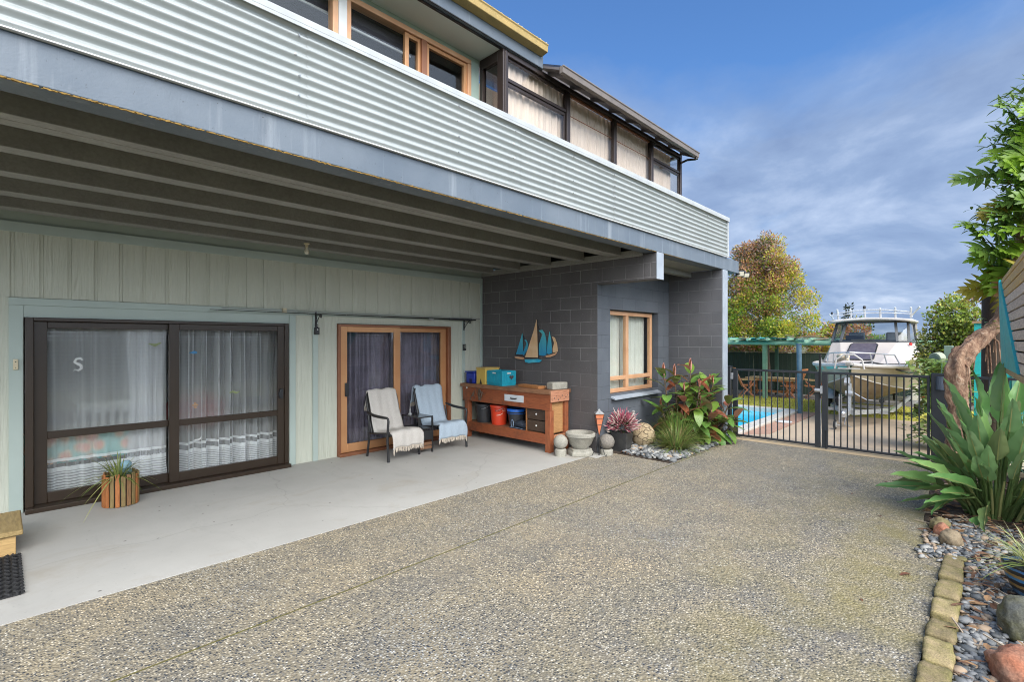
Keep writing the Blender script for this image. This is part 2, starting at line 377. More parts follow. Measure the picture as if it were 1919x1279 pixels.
def sheermat(name, c, dens, bands=True, fine=True):
    m, N, L, b = nmat(name); N.remove(b)
    d = N.new('ShaderNodeBsdfDiffuse'); d.inputs[0].default_value = col(c)
    tl = N.new('ShaderNodeBsdfTranslucent'); tl.inputs[0].default_value = col(c)
    dt = N.new('ShaderNodeMixShader'); dt.inputs[0].default_value = .25
    L.new(d.outputs[0], dt.inputs[1]); L.new(tl.outputs[0], dt.inputs[2])
    t = N.new('ShaderNodeBsdfTransparent'); x = N.new('ShaderNodeMixShader')
    f = None
    if bands:
        s = N.new('ShaderNodeSeparateXYZ'); tc = N.new('ShaderNodeTexCoord'); L.new(tc.outputs['Object'], s.inputs[0])
        z = s.outputs[2]
        base = rmp(N, L, z, [(0, .80), (.30, .80), (.301, .88), (.345, .88), (.346, .22), (.405, .22), (.406, .88), (.435, .88), (.436, dens), (1, dens)], 'CONSTANT')
        lines = mth(N, L, 'LESS_THAN', mth(N, L, 'FRACT', mth(N, L, 'MULTIPLY', z, 34)), .38)
        low = mth(N, L, 'LESS_THAN', z, .30)
        f = mth(N, L, 'SUBTRACT', base, mth(N, L, 'MULTIPLY', mth(N, L, 'MULTIPLY', lines, low), .45))
        lw = N.new('ShaderNodeLayerWeight'); lw.inputs[0].default_value = .5
        L.new(mth(N, L, 'MINIMUM', mth(N, L, 'MULTIPLY_ADD', mth(N, L, 'POWER', lw.outputs['Facing'], 1.5), .75, f), .97), x.inputs[0])
    else:
        lw = N.new('ShaderNodeLayerWeight'); lw.inputs[0].default_value = .5; L.new(mth(N, L, 'MULTIPLY_ADD', lw.outputs['Facing'], 1-dens, dens), x.inputs[0])
    L.new(t.outputs[0], x.inputs[1]); L.new(dt.outputs[0], x.inputs[2]); L.new(x.outputs[0], N['Material Output'].inputs['Surface'])
    return m
M['sheer'] = sheermat('white_sheer', (.97,.97,.99), .40); M['sheerb'] = sheermat('bunched_white_sheer', (.95,.95,.98), .60); M['sheerc'] = sheermat('folded_white_sheer', (.97,.97,.99), .27)
M['dcurt'] = pm('dark_purple_curtain', (.24,.21,.28), (.18,.16,.215), 6, .85)
M['bcurt'] = pm('beige_curtain', (.80,.73,.66), (.72,.65,.58), 4, .85)
M['wcurt'] = pm('off_white_curtain', (.72,.72,.66), (.66,.66,.60), 4, .85)
# ------------------------------------------------------------------ camera, light, sky
cam = bpy.data.cameras.new('camera'); cam.sensor_width = 36; cam.lens = 36*927.97/1919; cam.clip_start = .05; cam.clip_end = 9000
co = bpy.data.objects.new('camera', cam); C.objects.link(co); co.location = (0,0,1.7); co.rotation_euler = (R(90), 0, R(44.028-90)); sc.camera = co
SUN_EL, SUN_AZ = 43, 206     # azimuth measured clockwise from +Y
sd = Vector((math.sin(R(SUN_AZ))*math.cos(R(SUN_EL)), math.cos(R(SUN_AZ))*math.cos(R(SUN_EL)), math.sin(R(SUN_EL))))
sl = bpy.data.lights.new('sun', 'SUN'); sl.energy = 2.0; sl.angle = R(55); sl.color = (1, .93, .83)
so = bpy.data.objects.new('sun', sl); C.objects.link(so); so.rotation_euler = sd.to_track_quat('Z', 'Y').to_euler(); so.location = (0,-5,12)
wd = bpy.data.worlds.new('World'); sc.world = wd; wd.use_nodes = True
N, L = wd.node_tree.nodes, wd.node_tree.links
bg = N['Background']; bg.inputs['Strength'].default_value = .085
sk = N.new('ShaderNodeTexSky'); sk.sky_type = 'NISHITA'; sk.sun_disc = False; sk.sun_elevation = R(SUN_EL); sk.sun_rotation = R(SUN_AZ)
sk.air_density = 1.3; sk.dust_density = .6; sk.ozone_density = 2.2
tc = N.new('ShaderNodeTexCoord'); sx = N.new('ShaderNodeSeparateXYZ'); L.new(tc.outputs['Generated'], sx.inputs[0])
# clouds live on a flat layer overhead: direction / elevation
zz = mth(N, L, 'ADD', mth(N, L, 'MAXIMUM', sx.outputs[2], 0.0), .22)
cb = N.new('ShaderNodeCombineXYZ'); L.new(mth(N, L, 'DIVIDE', sx.outputs[0], zz), cb.inputs[0]); L.new(mth(N, L, 'DIVIDE', sx.outputs[1], zz), cb.inputs[1])
cn = noi(N, L, cb.outputs[0], .95, 9, .58, .3)
low = N.new('ShaderNodeMapRange'); low.inputs['From Min'].default_value = .56; low.inputs['From Max'].default_value = .26
low.inputs['To Min'].default_value = -.24; low.inputs['To Max'].default_value = .38; L.new(sx.outputs[2], low.inputs['Value'])
cov = rmp(N, L, mth(N, L, 'ADD', cn, low.outputs[0]), [(.46, 0.0), (.78, .96)])
shade = noi(N, L, cb.outputs[0], 1.5, 9, .58, .25)
cc = rmp(N, L, shade, [(.34, (1.25,1.8,3.05)), (.48, (1.75,2.4,3.7)), (.60, (2.7,3.35,4.6)), (.76, (4.9,5.3,6.0))])
skt = mix(N, L, 1.0, sk.outputs[0], (.47,.70,1.0), 'MULTIPLY')
# added glow on the unseen sun side of the sky, fills the under-deck wall
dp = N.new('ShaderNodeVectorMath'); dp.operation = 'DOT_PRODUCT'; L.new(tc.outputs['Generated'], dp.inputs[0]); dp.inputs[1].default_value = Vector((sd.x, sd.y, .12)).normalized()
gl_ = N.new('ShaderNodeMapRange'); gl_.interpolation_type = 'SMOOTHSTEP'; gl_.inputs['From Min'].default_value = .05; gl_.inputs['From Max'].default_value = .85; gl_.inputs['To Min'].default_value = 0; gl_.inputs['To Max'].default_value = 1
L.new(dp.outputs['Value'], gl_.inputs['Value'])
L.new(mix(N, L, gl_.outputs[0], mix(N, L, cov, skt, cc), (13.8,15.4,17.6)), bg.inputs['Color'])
vs = sc.view_settings; vs.view_transform = 'Standard'; vs.look = 'None'; vs.exposure = 1.15; vs.gamma = 1; vs.use_curve_mapping = False
sc.cycles.filter_width = 1.0; sc.cycles.use_denoising = True; sc.cycles.use_adaptive_sampling = True; sc.cycles.adaptive_threshold = .02
sc.cycles.max_bounces = 9; sc.cycles.diffuse_bounces = 6; sc.cycles.glossy_bounces = 4; sc.cycles.transparent_max_bounces = 24; sc.cycles.caustics_reflective = False; sc.cycles.caustics_refractive = False

# ------------------------------------------------------------------ setting
YZ = -.25                      # level of the yard beyond the gate
b = MB(); b.box(-4, 8.85, 3.163, 4.24, -.12, 0)
struct('driveway', b, M['agg'])
b = MB(); b.prism([(-4,.27),(5.4,.27),(6.1,.46),(8.85,.55),(8.85,3.141),(-4,3.141)], lambda u, v, s: (u, v, -.12 if s == 0 else 0))
struct('driveway', b, M['agg'])
M['moss'] = pm('mossy_joint', (.10,.085,.03), (.14,.13,.035), 12, .95, bump=.8)
b = MB(); b.box(-4, 8.85, 3.1, 3.2, -.12, -.004); struct('driveway_joint', b, M['moss'])
b = MB(); b.box(-4, 6.286, 4.243, 6.9, -.12, .004); b.box(6.0, 6.45, 4.1, 4.243, -.12, .003); struct('patio', b, M['slab'])
b = MB(); b.box(8.853, 9.3, -2.5, 3.5, -.2, .004); struct('kerb', b, M['kerb'], 0)
b = MB()
b.prism([(9.302,-.004),(11.2,YZ),(15.4,YZ),(15.4,YZ-.2),(9.302,YZ-.2)], lambda u, v, s: (u, -2.5 if s == 0 else 3.32, v)); struct('yard_paving', b, M['yard'], 0)
M['brickpave'] = blockmat('red_brick_paving', 'X', (.33,.16,.10), (.42,.24,.16), (.25,.22,.18), (.23,.115))
b = MB(); b.box(9.302, 15.4, 3.34, 3.745, YZ-.2, YZ+.004); struct('brick_path', b, pm('red_brick_path', (.46,.26,.18), (.55,.34,.24), 18, .8, bump=.4, fine=.3))
b = MB(); b.box(18.6, 21.5, -3, 12, YZ-.2, YZ+.004); struct('yard_paving', b, pm('dark_yard_paving', (.13,.12,.11), (.18,.16,.14), 4, .85, bump=.3))
M['turf'] = pm('lawn_turf', (.50,.46,.07), (.38,.37,.05), 7, .9, bump=.8, bscale=120, fine=.4)
b = MB(); b.box(15.402, 18.598, -3, 12, YZ-.2, YZ); struct('lawn', b, M['turf'])
b = MB(); b.box(-6, 60, -30, 60, -1.2, -.46)
M['earth'] = pm('field_ground', (.10,.11,.04), (.14,.12,.06), .6, .95)
b = MB(); b.grid(lambda u, v: (-3000+6000*u, -3000+6000*v, -.6), 8, 8); struct('ground', b, M['earth'])
# distant hills
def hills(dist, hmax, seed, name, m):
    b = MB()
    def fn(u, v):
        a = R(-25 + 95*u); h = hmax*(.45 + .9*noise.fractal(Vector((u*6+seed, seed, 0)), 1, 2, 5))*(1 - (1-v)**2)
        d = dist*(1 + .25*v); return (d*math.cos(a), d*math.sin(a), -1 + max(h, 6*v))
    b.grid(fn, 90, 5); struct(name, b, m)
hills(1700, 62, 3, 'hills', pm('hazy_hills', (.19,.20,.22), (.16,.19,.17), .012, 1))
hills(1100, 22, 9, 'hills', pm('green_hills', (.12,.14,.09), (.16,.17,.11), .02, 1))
# lawn blades
b = MB()
for i in range(5200):
    x = rnd.uniform(15.45, 18.55); y = rnd.uniform(-1, 8); a = rnd.uniform(0, 6.28); h = rnd.uniform(.03, .08)
    b.k = rnd.randrange(2); b.dia((x, y, YZ), (.5*math.cos(a), .5*math.sin(a), 1), (math.sin(a), math.cos(a), .2), h, .02)
struct('grass', b, [leafmat('lawn_blade', (.52,.50,.08), (.40,.42,.06)), leafmat('dry_lawn_blade', (.48,.40,.10), (.38,.33,.08))], 0, kind='stuff')

# ------------------------------------------------------------------ the house
H = thing('house', 'two storey house of pale green cladding and charcoal blockwork with a corrugated steel balcony front', 'house', (3,5,0))
def hp(name, b, m, parent=None, **k): return part(name, b, m, parent or H, world=True, **k)
WY = 6.87
def boards(b, x0, x1, z0, z1):
    x = x0
    while x < x1 - .02:
        e = min(x + .18, x1); b.box(x, e, WY-.008, WY+.13, z0, z1)
        if e < x1: b.box(e, min(e+.03, x1), WY, WY+.13, z0, z1)
        x = e + .03
b = MB()
boards(b, -3, .087, 0, 2.13); boards(b, -3.05, 6.286, 2.13, 2.79); boards(b, 5.83, 6.286, 0, 2.13)
b.box(2.72, 3.426, WY, WY+.13, 0, 2.13); b.box(5.525, 5.83, WY, WY+.13, 0, 2.13); b.box(.087, .165, WY, WY+.13, 0, 2.13)
b.box(.165, 2.73, WY, WY+.13, 1.94, 2.13); b.box(3.42, 5.53, WY, WY+.13, 1.955, 2.13)
hp('wall', b, M['clad'], bevel=.003)
b = MB()
b.box(-3, 6.286, WY-.028, WY-.009, 2.77, 2.87); b.box(-3, 6.286, WY, WY+.12, 2.79, 3.098)                      # top trim
b.box(.06, 2.86, WY-.022, WY-.002, 2.055, 2.125); b.box(.16, 2.73, WY-.016, WY-.001, 1.935, 2.054)
b.box(.06, .16, WY-.022, WY-.002, 0.005, 2.054); b.box(2.735, 2.82, WY-.022, WY-.002, .005, 2.054)
b.box(3.06, 3.13, WY-.03, WY-.001, .005, 2.054); b.box(2.861, 5.86, WY-.022, WY-.002, 2.055, 2.115)
b.box(5.80, 5.86, WY-.022, WY-.002, .005, 2.054)
b.box(6.235, 6.284, WY-.03, WY-.0085, .005, 2.768)
hp('trim', b, M['trim'], bevel=.003)

def pane(x0, x1, z0, z1, y, parent, m=None):
    b = MB(); b.box(x0, x1, y-.003, y+.003, z0, z1); return hp('pane', b, m or M['glass'], parent)
# left sliding door, brown aluminium
F0 = WY-.03
b = MB(); b.box(.172, 2.72, F0-.10, F0+.13, .004, .05); b.box(.172, .235, F0-.01, F0+.12, .05, 1.935); b.box(2.665, 2.72, F0-.01, F0+.12, .05, 1.935); b.box(.235, 2.665, F0-.01, F0+.12, 1.90, 1.935)
D1 = hp('sliding_door', b, M['brown'], bevel=.004)
def leaf_frame(x0, x1, z0, z1, y, w, rail=None, t=.04, wl=None, wr=None):
    b = MB(); wl = wl or w; wr = wr or w
    b.box(x0, x0+wl, y, y+t, z0, z1); b.box(x1-wr, x1, y, y+t, z0, z1)
    b.box(x0+wl, x1-wr, y+.001, y+t, z1-w*.8, z1-.0005); b.box(x0+wl, x1-wr, y+.001, y+t, z0+.0005, z0+w*1.25)
    if rail: b.box(x0+wl, x1-wr, y+.001, y+t-.001, rail[0], rail[1])
    return b
hp('frame', leaf_frame(.236, 1.455, .052, 1.899, F0+.055, .085, (.70,.775), wl=.10), M['brown'], D1, bevel=.004)
hp('frame', leaf_frame(1.365, 2.664, .052, 1.899, F0+.005, .085, (.70,.775), wl=.10), M['brown'], D1, bevel=.004)
pane(.335, 1.37, .77, 1.84, F0+.075, D1); pane(.335, 1.37, .15, .70, F0+.075, D1)
pane(1.46, 2.585, .77, 1.84, F0+.025, D1); pane(1.46, 2.585, .15, .70, F0+.025, D1)
b = MB(); b.box(2.60, 2.64, F0-.03, F0+.004, .93, 1.06); b.box(2.585, 2.60, F0-.022, F0+.004, .96, 1.02); hp('handle', b, M['black'], D1, bevel=.004)
# right sliding door, copper aluminium
b = MB(); b.box(3.428, 5.52, F0-.07, F0+.13, .004, .045); b.box(3.428, 3.47, F0-.012, F0+.12, .045, 1.948); b.box(5.46, 5.52, F0-.012, F0+.12, .045, 1.948); b.box(3.47, 5.46, F0-.012, F0+.12, 1.915, 1.948)
D2 = hp('sliding_door', b, M['copperd'], bevel=.004)
hp('frame', leaf_frame(3.472, 4.49, .05, 1.914, F0, .10, None, wl=.10, wr=.115), M['copper'], D2, bevel=.005)
hp('frame', leaf_frame(4.42, 5.458, .05, 1.914, F0+.055, .085, None, wl=.06, wr=.11), M['copper'], D2, bevel=.005)
pane(3.57, 4.378, .17, 1.835, F0+.02, D2); pane(4.47, 5.35, .15, 1.84, F0+.075, D2)
b = MB(); b.box(3.53, 3.585, F0-.028, F0+.002, .88, 1.08); hp('handle', b, M['black'], D2, bevel=.006)

# rooms behind the doors
b = MB(); b.box(-1.5, 3.05, 7.01, 10.2, -.05, .02); b.box(3.15, 6.2, 7.01, 10.2, -.05, .02); hp('floor', b, M['carpet'])
b = MB(); b.box(-1.6, 3.05, 10.2, 10.3, .02, 2.7); b.box(-1.6, -1.5, 7.01, 10.2, .02, 2.7); b.box(-1.5, 3.05, 7.01, 10.2, 2.7, 2.8); hp('inner_wall', b, M['room'])
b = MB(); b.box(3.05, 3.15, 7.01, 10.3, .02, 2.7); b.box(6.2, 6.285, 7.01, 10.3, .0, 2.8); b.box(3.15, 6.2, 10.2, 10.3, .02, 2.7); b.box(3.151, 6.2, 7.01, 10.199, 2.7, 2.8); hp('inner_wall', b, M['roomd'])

# blockwork
DX = 6.286
b = MB(); b.box(DX, DX+.19, 4.279, 7.0, 0, 2.93); b.box(DX, DX+.19, 3.502, 4.279, 2.56, 2.93); b.box(DX, DX+.19, 3.31, 3.502, 2.56, 2.925)
b.box(DX-.02, DX, 4.285, 6.84, .006, .30); hp('wall', b, M['blockX'], bevel=.006, label='charcoal block wall beside the workbench with a projecting block beam')
b = MB(); b.box(DX-.001, DX+.191, 3.300, 3.309, 2.559, 2.931); hp('beam_end', b, M['edge'])
b = MB(); b.box(DX-.045, DX, 3.51, 6.83, 2.90, 2.99); hp('ledger', b, M['joist'], bevel=.004)
X0, X1, Z0, Z1 = 6.64, 8.20, .86, 2.20
b = MB(); b.box(DX+.192, X0, 4.281, 4.47, 0, 2.93); b.box(X0, X1, 4.281, 4.47, Z1, 2.93); b.box(X1, 8.598, 4.281, 4.47, 0, 2.93); b.box(X0, X1, 4.281, 4.47, 0, Z0)
b.box(DX+.191, DX+.192, 4.279, 4.28, 0, 2.5); b.box(DX+.001, DX+.19, 4.276, 4.2785, 0, 2.56)
hp('wall', b, M['blockY'], bevel=.004, label='blue grey block wall around the copper framed window')
b = MB(); b.box(8.60, 8.79, 3.31, 4.6, 0, 2.93); hp('wall', b, M['blockR'], bevel=.004, label='block wall at the gate end')
b = MB(); b.box(8.602, 8.792, 3.285, 3.309, 0, 2.925); hp('pilaster', b, M['edge'], bevel=.004)
b = MB(); b.box(DX+.19, 8.6, 3.5, 4.6, 2.93, 3.0); b.box(DX+.19, 8.6, 3.85, 3.95, 2.84, 2.93); hp('soffit', b, M['joist'])
b = MB(); b.box(DX+.2, 8.59, 6.8, 6.9, 0, 2.9); b.box(DX+.2, 8.59, 4.5, 6.8, 2.8, 2.9); b.box(DX+.2, 8.59, 4.5, 6.8, 0, .02); b.box(8.6, 8.7, 4.6, 6.9, 0, 2.9); hp('inner_wall', b, M['room'])
# window in the recess
WYF = 4.36
b = MB(); b.box(X0+.01, 8.12, WYF, WYF+.06, 2.12, 2.185); b.box(X0+.01, 8.12, WYF, WYF+.06, .865, .93); b.box(X0+.01, X0+.07, WYF, WYF+.06, .93, 2.12); b.box(8.05, 8.12, WYF, WYF+.06, .93, 2.12)
b.box(7.235, 7.32, WYF-.002, WYF+.058, .93, 2.12); b.box(X0+.07, 7.235, WYF+.002, WYF+.056, 1.065, 1.13); b.box(7.32, 8.05, WYF+.002, WYF+.056, 1.065, 1.13)
W1 = hp('window', b, M['peach'], bevel=.006)
for x0, x1 in ((X0+.07, 7.235), (7.32, 8.05)):
    for z0, z1 in ((.93, 1.065), (1.13, 2.12)): pane(x0, x1, z0, z1, WYF+.03, W1)
b = MB(); b.prism([(4.20,.775),(4.36,.815),(4.36,.858),(4.20,.80)], lambda u, v, s: (6.66 if s == 0 else 8.17, u, v)); hp('sill', b, M['edge'], W1, bevel=.003)
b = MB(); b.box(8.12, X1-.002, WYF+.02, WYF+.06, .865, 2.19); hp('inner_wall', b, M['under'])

# balcony: beam, joists, deck, corrugated parapet
b = MB(); b.box(-3, 9.36, 3.30, 3.50, 2.932, 3.15); hp('beam', b, M['beam'], bevel=.006)
b = MB()
for i in range(900):
    x = -.5 + i*.0085 + rnd.uniform(-.02,.02)
    b.obox((x, 3.306+rnd.uniform(-.003,.005), 2.930), (rnd.uniform(.012,.035)*(1 if x < 5.4 else .7), rnd.uniform(.005,.010), rnd.uniform(.003,.009)*(1 if x < 4 else .7)), (0, rnd.uniform(-.3,.3), rnd.uniform(-.2,.2)))
hp('lichen_crust', b, M['lichen'])['kind'] = 'stuff'
for y, w in ((3.84,.098), (3.945,.105), (4.49,.15), (5.15,.17), (5.83,.19), (6.5,.17)):
    b = MB(); b.box(-3, DX-.046, y, y+w, 2.935, 3.095); hp('joist', b, M['joist'], bevel=.004)
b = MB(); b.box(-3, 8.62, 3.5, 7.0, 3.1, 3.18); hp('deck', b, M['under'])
cy = 3.284
def corr(b, x0, x1, off):
    n = 9.6*10
    def fn(u, v):
        z = 3.152 + .635*v; ph = v*9.6*2*math.pi
        return (x0 + (x1-x0)*u, cy + off + .013*math.cos(ph), z)
    b.grid(fn, 3, 116)
b = MB(); xs = [-3, -.9, 1.45, 3.5, 5.2, 6.9, 8.78]
for i in range(6): corr(b, xs[i]-.02, xs[i+1]+.02, .004*(i % 2))
P = hp('parapet', b, M['corr'], smooth=0)
for p in P.data.polygons: p.use_smooth = True
for x in (.05, 1.36, 2.72, 3.42, 4.35, 5.17, 6.3, 6.86, 7.9, 8.66):
    for k in (2.5, 4.5, 6.5, 8.5):
        b = MB(); b.cyl((x+rnd.uniform(-.02,.02), cy-.02, 3.152+.635*k/9.6), (x, cy+.01, 3.152+.635*k/9.6), .006, .007, 8); hp('screw', b, M['steel'], P)
b = MB(); b.box(-3, 8.80, 3.252, 3.42, 3.79, 3.835); b.box(-3, 8.80, 3.252, 3.257, 3.765, 3.79); hp('cap', b, M['cap'], P, bevel=.006)
b = MB(); b.box(8.76, 8.80, 3.268, 3.299, 3.159, 3.789); hp('corner_flashing', b, M['cap'], P)
b = MB(); b.box(-3, 8.78, 3.305, 3.40, 3.18, 3.79); hp('backing', b, M['trim'], P)
b = MB(); b.box(-3, 8.80, 3.270, 3.299, 3.151, 3.158); hp('flashing', b, M['white'], P)

# upper storey
UY = 4.39
def hole_wall(b, x0, x1, z0, z1, holes, y0, y1):
    x = x0
    for (a, c, d, e) in holes:
        b.box(x, a, y0, y1, z0, z1); b.box(a, c, y0, y1, z0, d); b.box(a, c, y0, y1, e, z1); x = c
    b.box(x, x1, y0, y1, z0, z1)
b = MB(); hole_wall(b, -3, 3.975, 3.18, 5.05, [(.6, 2.195, 3.9, 4.975), (2.265, 3.83, 3.9, 4.985)], UY, UY+.12); hp('wall', b, M['upper'])
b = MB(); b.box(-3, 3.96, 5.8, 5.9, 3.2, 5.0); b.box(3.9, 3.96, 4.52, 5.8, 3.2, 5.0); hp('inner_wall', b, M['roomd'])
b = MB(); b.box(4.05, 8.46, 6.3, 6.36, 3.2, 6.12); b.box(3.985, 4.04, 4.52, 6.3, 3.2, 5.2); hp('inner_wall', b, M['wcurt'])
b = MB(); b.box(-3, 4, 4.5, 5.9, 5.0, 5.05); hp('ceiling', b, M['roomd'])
def uwin(x0, x1, z1, cells):
    y = UY-.03
    b = MB(); b.box(x0, x1, y, y+.10, z1-.055, z1); b.box(x0, x0+.05, y, y+.10, 3.9, z1-.055); b.box(x1-.055, x1, y, y+.10, 3.9, z1-.055); b.box(x0, x1, y, y+.10, 3.88, 3.9)
    w = hp('window', b, M['peach'], bevel=.006)
    for (a, c, fr) in cells:
        if fr: hp('frame', leaf_frame(a, c, 3.9, z1-.06, y+.02, .05), M['copper'], w, bevel=.004)
        pane(a+.01, c-.01, 3.92, z1-.06, y+.05, w)
    return w
uwin(.6, 2.19, 4.975, [(.65, 2.14, False)]); w2 = uwin(2.27, 3.83, 4.985, [(2.32, 2.93, False), (2.93, 3.14, True), (3.19, 3.78, True)])
b = MB(); b.box(3.125, 3.195, UY-.035, UY+.05, 3.9, 4.93); hp('mullion', b, M['copperd'], w2, bevel=.004)
b = MB(); b.box(2.188, 2.272, UY-.04, UY+.02, 3.7, 5.0); hp('trim', b, M['white'], bevel=.004)
b = MB(); b.box(-3, 4.64, 4.0, UY+.1, 5.05, 5.07); hp('soffit', b, M['soffit'])
b = MB(); b.box(-3, 4.66, 3.97, 3.999, 5.045, 5.24); hp('fascia', b, M['beam'], bevel=.003)
b = MB(); b.box(-3, 4.645, 3.958, 3.97, 5.046, 5.056); b.box(-3, 3.97, 4.0, 4.03, 5.035, 5.05); hp('flashing', b, M['black'])
b = MB(); b.prism([(3.868,5.21),(3.968,5.19),(3.968,5.30),(3.855,5.305),(3.852,5.29),(3.862,5.28)], lambda u, v, s: (-3 if s == 0 else 4.63, u, v)); G1 = hp('gutter', b, M['yellowl'], bevel=.006)
b = MB()
for i in range(150):
    x = rnd.uniform(2.2, 4.62); b.rock((x, 3.862+rnd.uniform(-.006,.03), 5.302), (rnd.uniform(.008,.03), rnd.uniform(.006,.012), rnd.uniform(.004,.016)), 1, .3, 2, i)
hp('lichen_crust', b, M['stone'], G1)['kind'] = 'stuff'
b = MB(); b.add([(-3,3.9,5.30),(4.6,3.9,5.30),(4.6,8,6.9),(-3,8,6.9),(-3,3.9,5.26),(4.6,3.9,5.26),(4.6,8,6.86),(-3,8,6.86)], [(0,1,2,3),(7,6,5,4),(0,4,5,1),(1,5,6,2),(2,6,7,3),(3,7,4,0)]); hp('roof', b, M['joist'])
b = MB(); b.box(4.56, 4.64, 4.0, 4.2, 5.06, 5.29); hp('bargeboard', b, M['beam'])

# glazed conservatory on the balcony
CX0, CX1, CY, CZ = 3.98, 8.535, 4.0, 5.047
xm = [4.04, 5.17, 6.30, 7.42, 8.48]
b = MB(); b.box(CX0, CX0+.085, CY-.012, CY+.085, 3.18, CZ)
b.box(CX0+.03, CX0+.055, CY-.024, CY-.012, 3.3, CZ-.02)
for x in xm[1:4]: b.box(x, x+.075, CY-.006, CY+.06, 3.18, CZ-.06)
b.box(CX1-.06, CX1, CY-.006, CY+.06, 3.18, CZ-.06)
b.box(CX0+.085, CX1, CY-.01, CY+.07, CZ-.06, CZ); b.box(CX0+.085, CX1, CY-.004, CY+.05, 3.7, 3.78)
b.box(CX0, CX0+.06, CY+.085, UY, CZ-.12, CZ-.001); b.box(CX0, CX0+.06, UY-.06, UY-.001, 3.18, CZ-.12)
b.box(CX1-.06, CX1-.001, CY+.06, 6.4, CZ-.06, CZ-.002); b.box(CX1-.06, CX1-.001, 5.1, 5.16, 3.2, CZ-.06)
CN = hp('conservatory', b, M['bronze'], bevel=.005)
for i, (x0, x1) in enumerate(((4.068,5.165),(5.248,6.295),(6.378,7.415),(7.498,8.473))):
    b = MB()
    if i in (0, 3):
        b.box(x0, x1, CY+.008, CY+.045, 4.705, 4.745); b.box(x0, x1, CY+.02, CY+.05, 4.66, 4.70); b.box(x1-.03, x1, CY+.02, CY+.05, 3.78, 4.66)
    else: b.box(x0, x1, CY+.034, CY+.042, 4.70, 4.712)
    b.box(x0, x0+.02, CY+.02, CY+.05, 3.78, CZ-.065); b.box(x0+.02, x1, CY+.02, CY+.05, CZ-.09, CZ-.062)
    hp('frame', b, M['bronze'] if i in (0,3) else M['copperd'], CN, bevel=.003)
    pane(x0, x1, 4.713, CZ-.07, CY+.03, CN, M['groof']); pane(x0, x1, 3.8, 4.70, CY+.024, CN, M['groof'])
b = MB(); b.box(CX0+.03, CX0+.036, CY+.09, UY-.07, 3.3, CZ-.125); hp('pane', b, M['gdark'], CN)
b = MB(); b.box(CX1-.03, CX1-.024, CY+.07, 5.1, 3.3, CZ-.07); b.box(CX1-.03, CX1-.024, 5.17, 6.4, 3.3, CZ-.07); hp('pane', b, M['groof'], CN)
b = MB(); b.box(4.02, 8.5, 4.05, 6.4, 3.18, 3.2); hp('floor', b, M['carpet'], CN)
# its roof: eave slopes out over the glass
ex0, ex1 = 4.66, 8.5
rp = lambda y, z, t: [(ex0, y, z), (ex1, y, z)]
b = MB(); b.prism([(3.72,4.957),(4.02,5.094),(4.02,5.122),(3.72,4.985)], lambda u, v, s: (ex0 if s == 0 else 8.56, u, v)); hp('eave', b, pm('dark_eave_lining', (.12,.105,.11), (.16,.145,.15), 3, .6), CN)
b = MB(); b.prism([(3.70,4.987),(6.4,6.235),(6.4,6.25),(3.70,5.002)], lambda u, v, s: (ex0 if s == 0 else 8.56, u, v)); RF = hp('roof', b, glassmat('smoky_roof_sheet', (.62,.56,.52), 1.45, .2), CN)
for i in range(9):
    x = ex0 + .12 + i*.46; b = MB(); b.prism([(3.73,4.915),(4.0,5.045),(4.0,5.085),(3.73,4.957)], lambda u, v, s: (x if s == 0 else x+.045, u, v)); hp('rafter', b, pm('rafter_paint', (.17,.15,.15), (.2,.18,.18)) if i == 0 else rafm, CN)
    if i == 0: rafm = bpy.data.materials['rafter_paint']
b = MB(); b.prism([(3.665,4.91),(3.715,4.90),(3.715,4.99),(3.65,4.995),(3.648,4.98),(3.66,4.972)], lambda u, v, s: (ex0 if s == 0 else 8.50, u, v)); hp('gutter', b, pm('grey_brown_gutter', (.15,.13,.12), (.20,.17,.15), 5, .5), CN, bevel=.004)
b = MB(); b.cyl((8.44,3.69,4.90),(8.44,3.69,4.87),.03); b.tube([(8.44,3.70,4.875),(8.44,3.85,4.90),(8.50,4.0,4.9)], .02); hp('downpipe', b, M['bronze'], CN)

# ------------------------------------------------------------------ curtains and blinds
def curtain(x0, x1, z0, z1, y, folds, amp, seed, axis='X', nv=3, pinch=0):
    b = MB()
    def fn(u, v):
        w = u + .07*noise.noise(Vector((u*3.3, seed*2.1, 0))) + .012*noise.noise(Vector((u*8, v*1.5, seed)))
        off = amp*(math.sin(2*math.pi*folds*w + 2*noise.noise(Vector((u*5, seed, .4)))) + .5*math.sin(2*math.pi*folds*2.3*w + seed))
        off *= .7 + .5*noise.noise(Vector((u*4, v, seed+4)))
        uu = u + pinch*math.sin(math.pi*v)*(.5-u)
        p = x0 + (x1-x0)*uu
        return (p, y + off, z0 + (z1-z0)*v) if axis == 'X' else (y + off, p, z0 + (z1-z0)*v)
    return b.grid(fn, int(folds*14), nv*3)
single('sheer_curtain', curtain(0,1.12,.03,1.9,0,7,.02,1), M['sheer'], 'flat white sheer curtain with striped hem behind the left pane of the brown door', 'curtain', (.26,7.06,.02), smooth=60)
single('sheer_curtain', curtain(0,.42,.03,1.9,0,6,.035,2, pinch=.25), M['sheerb'], 'bunched white sheer curtain beside the middle stile of the brown door', 'curtain', (.98,7.1,.02), smooth=60)
single('sheer_curtain', curtain(0,1.3,.03,1.9,0,8,.095,3), M['sheerc'], 'deeply folded white sheer curtain behind the right pane of the brown door', 'curtain', (1.44,7.09,.02), smooth=60)
single('door_curtain', curtain(0,1.06,.0,1.9,0,10,.04,5), M['dcurt'], 'dark purple curtain behind the left pane of the copper framed door', 'curtain', (3.45,7.1,.05), smooth=60)
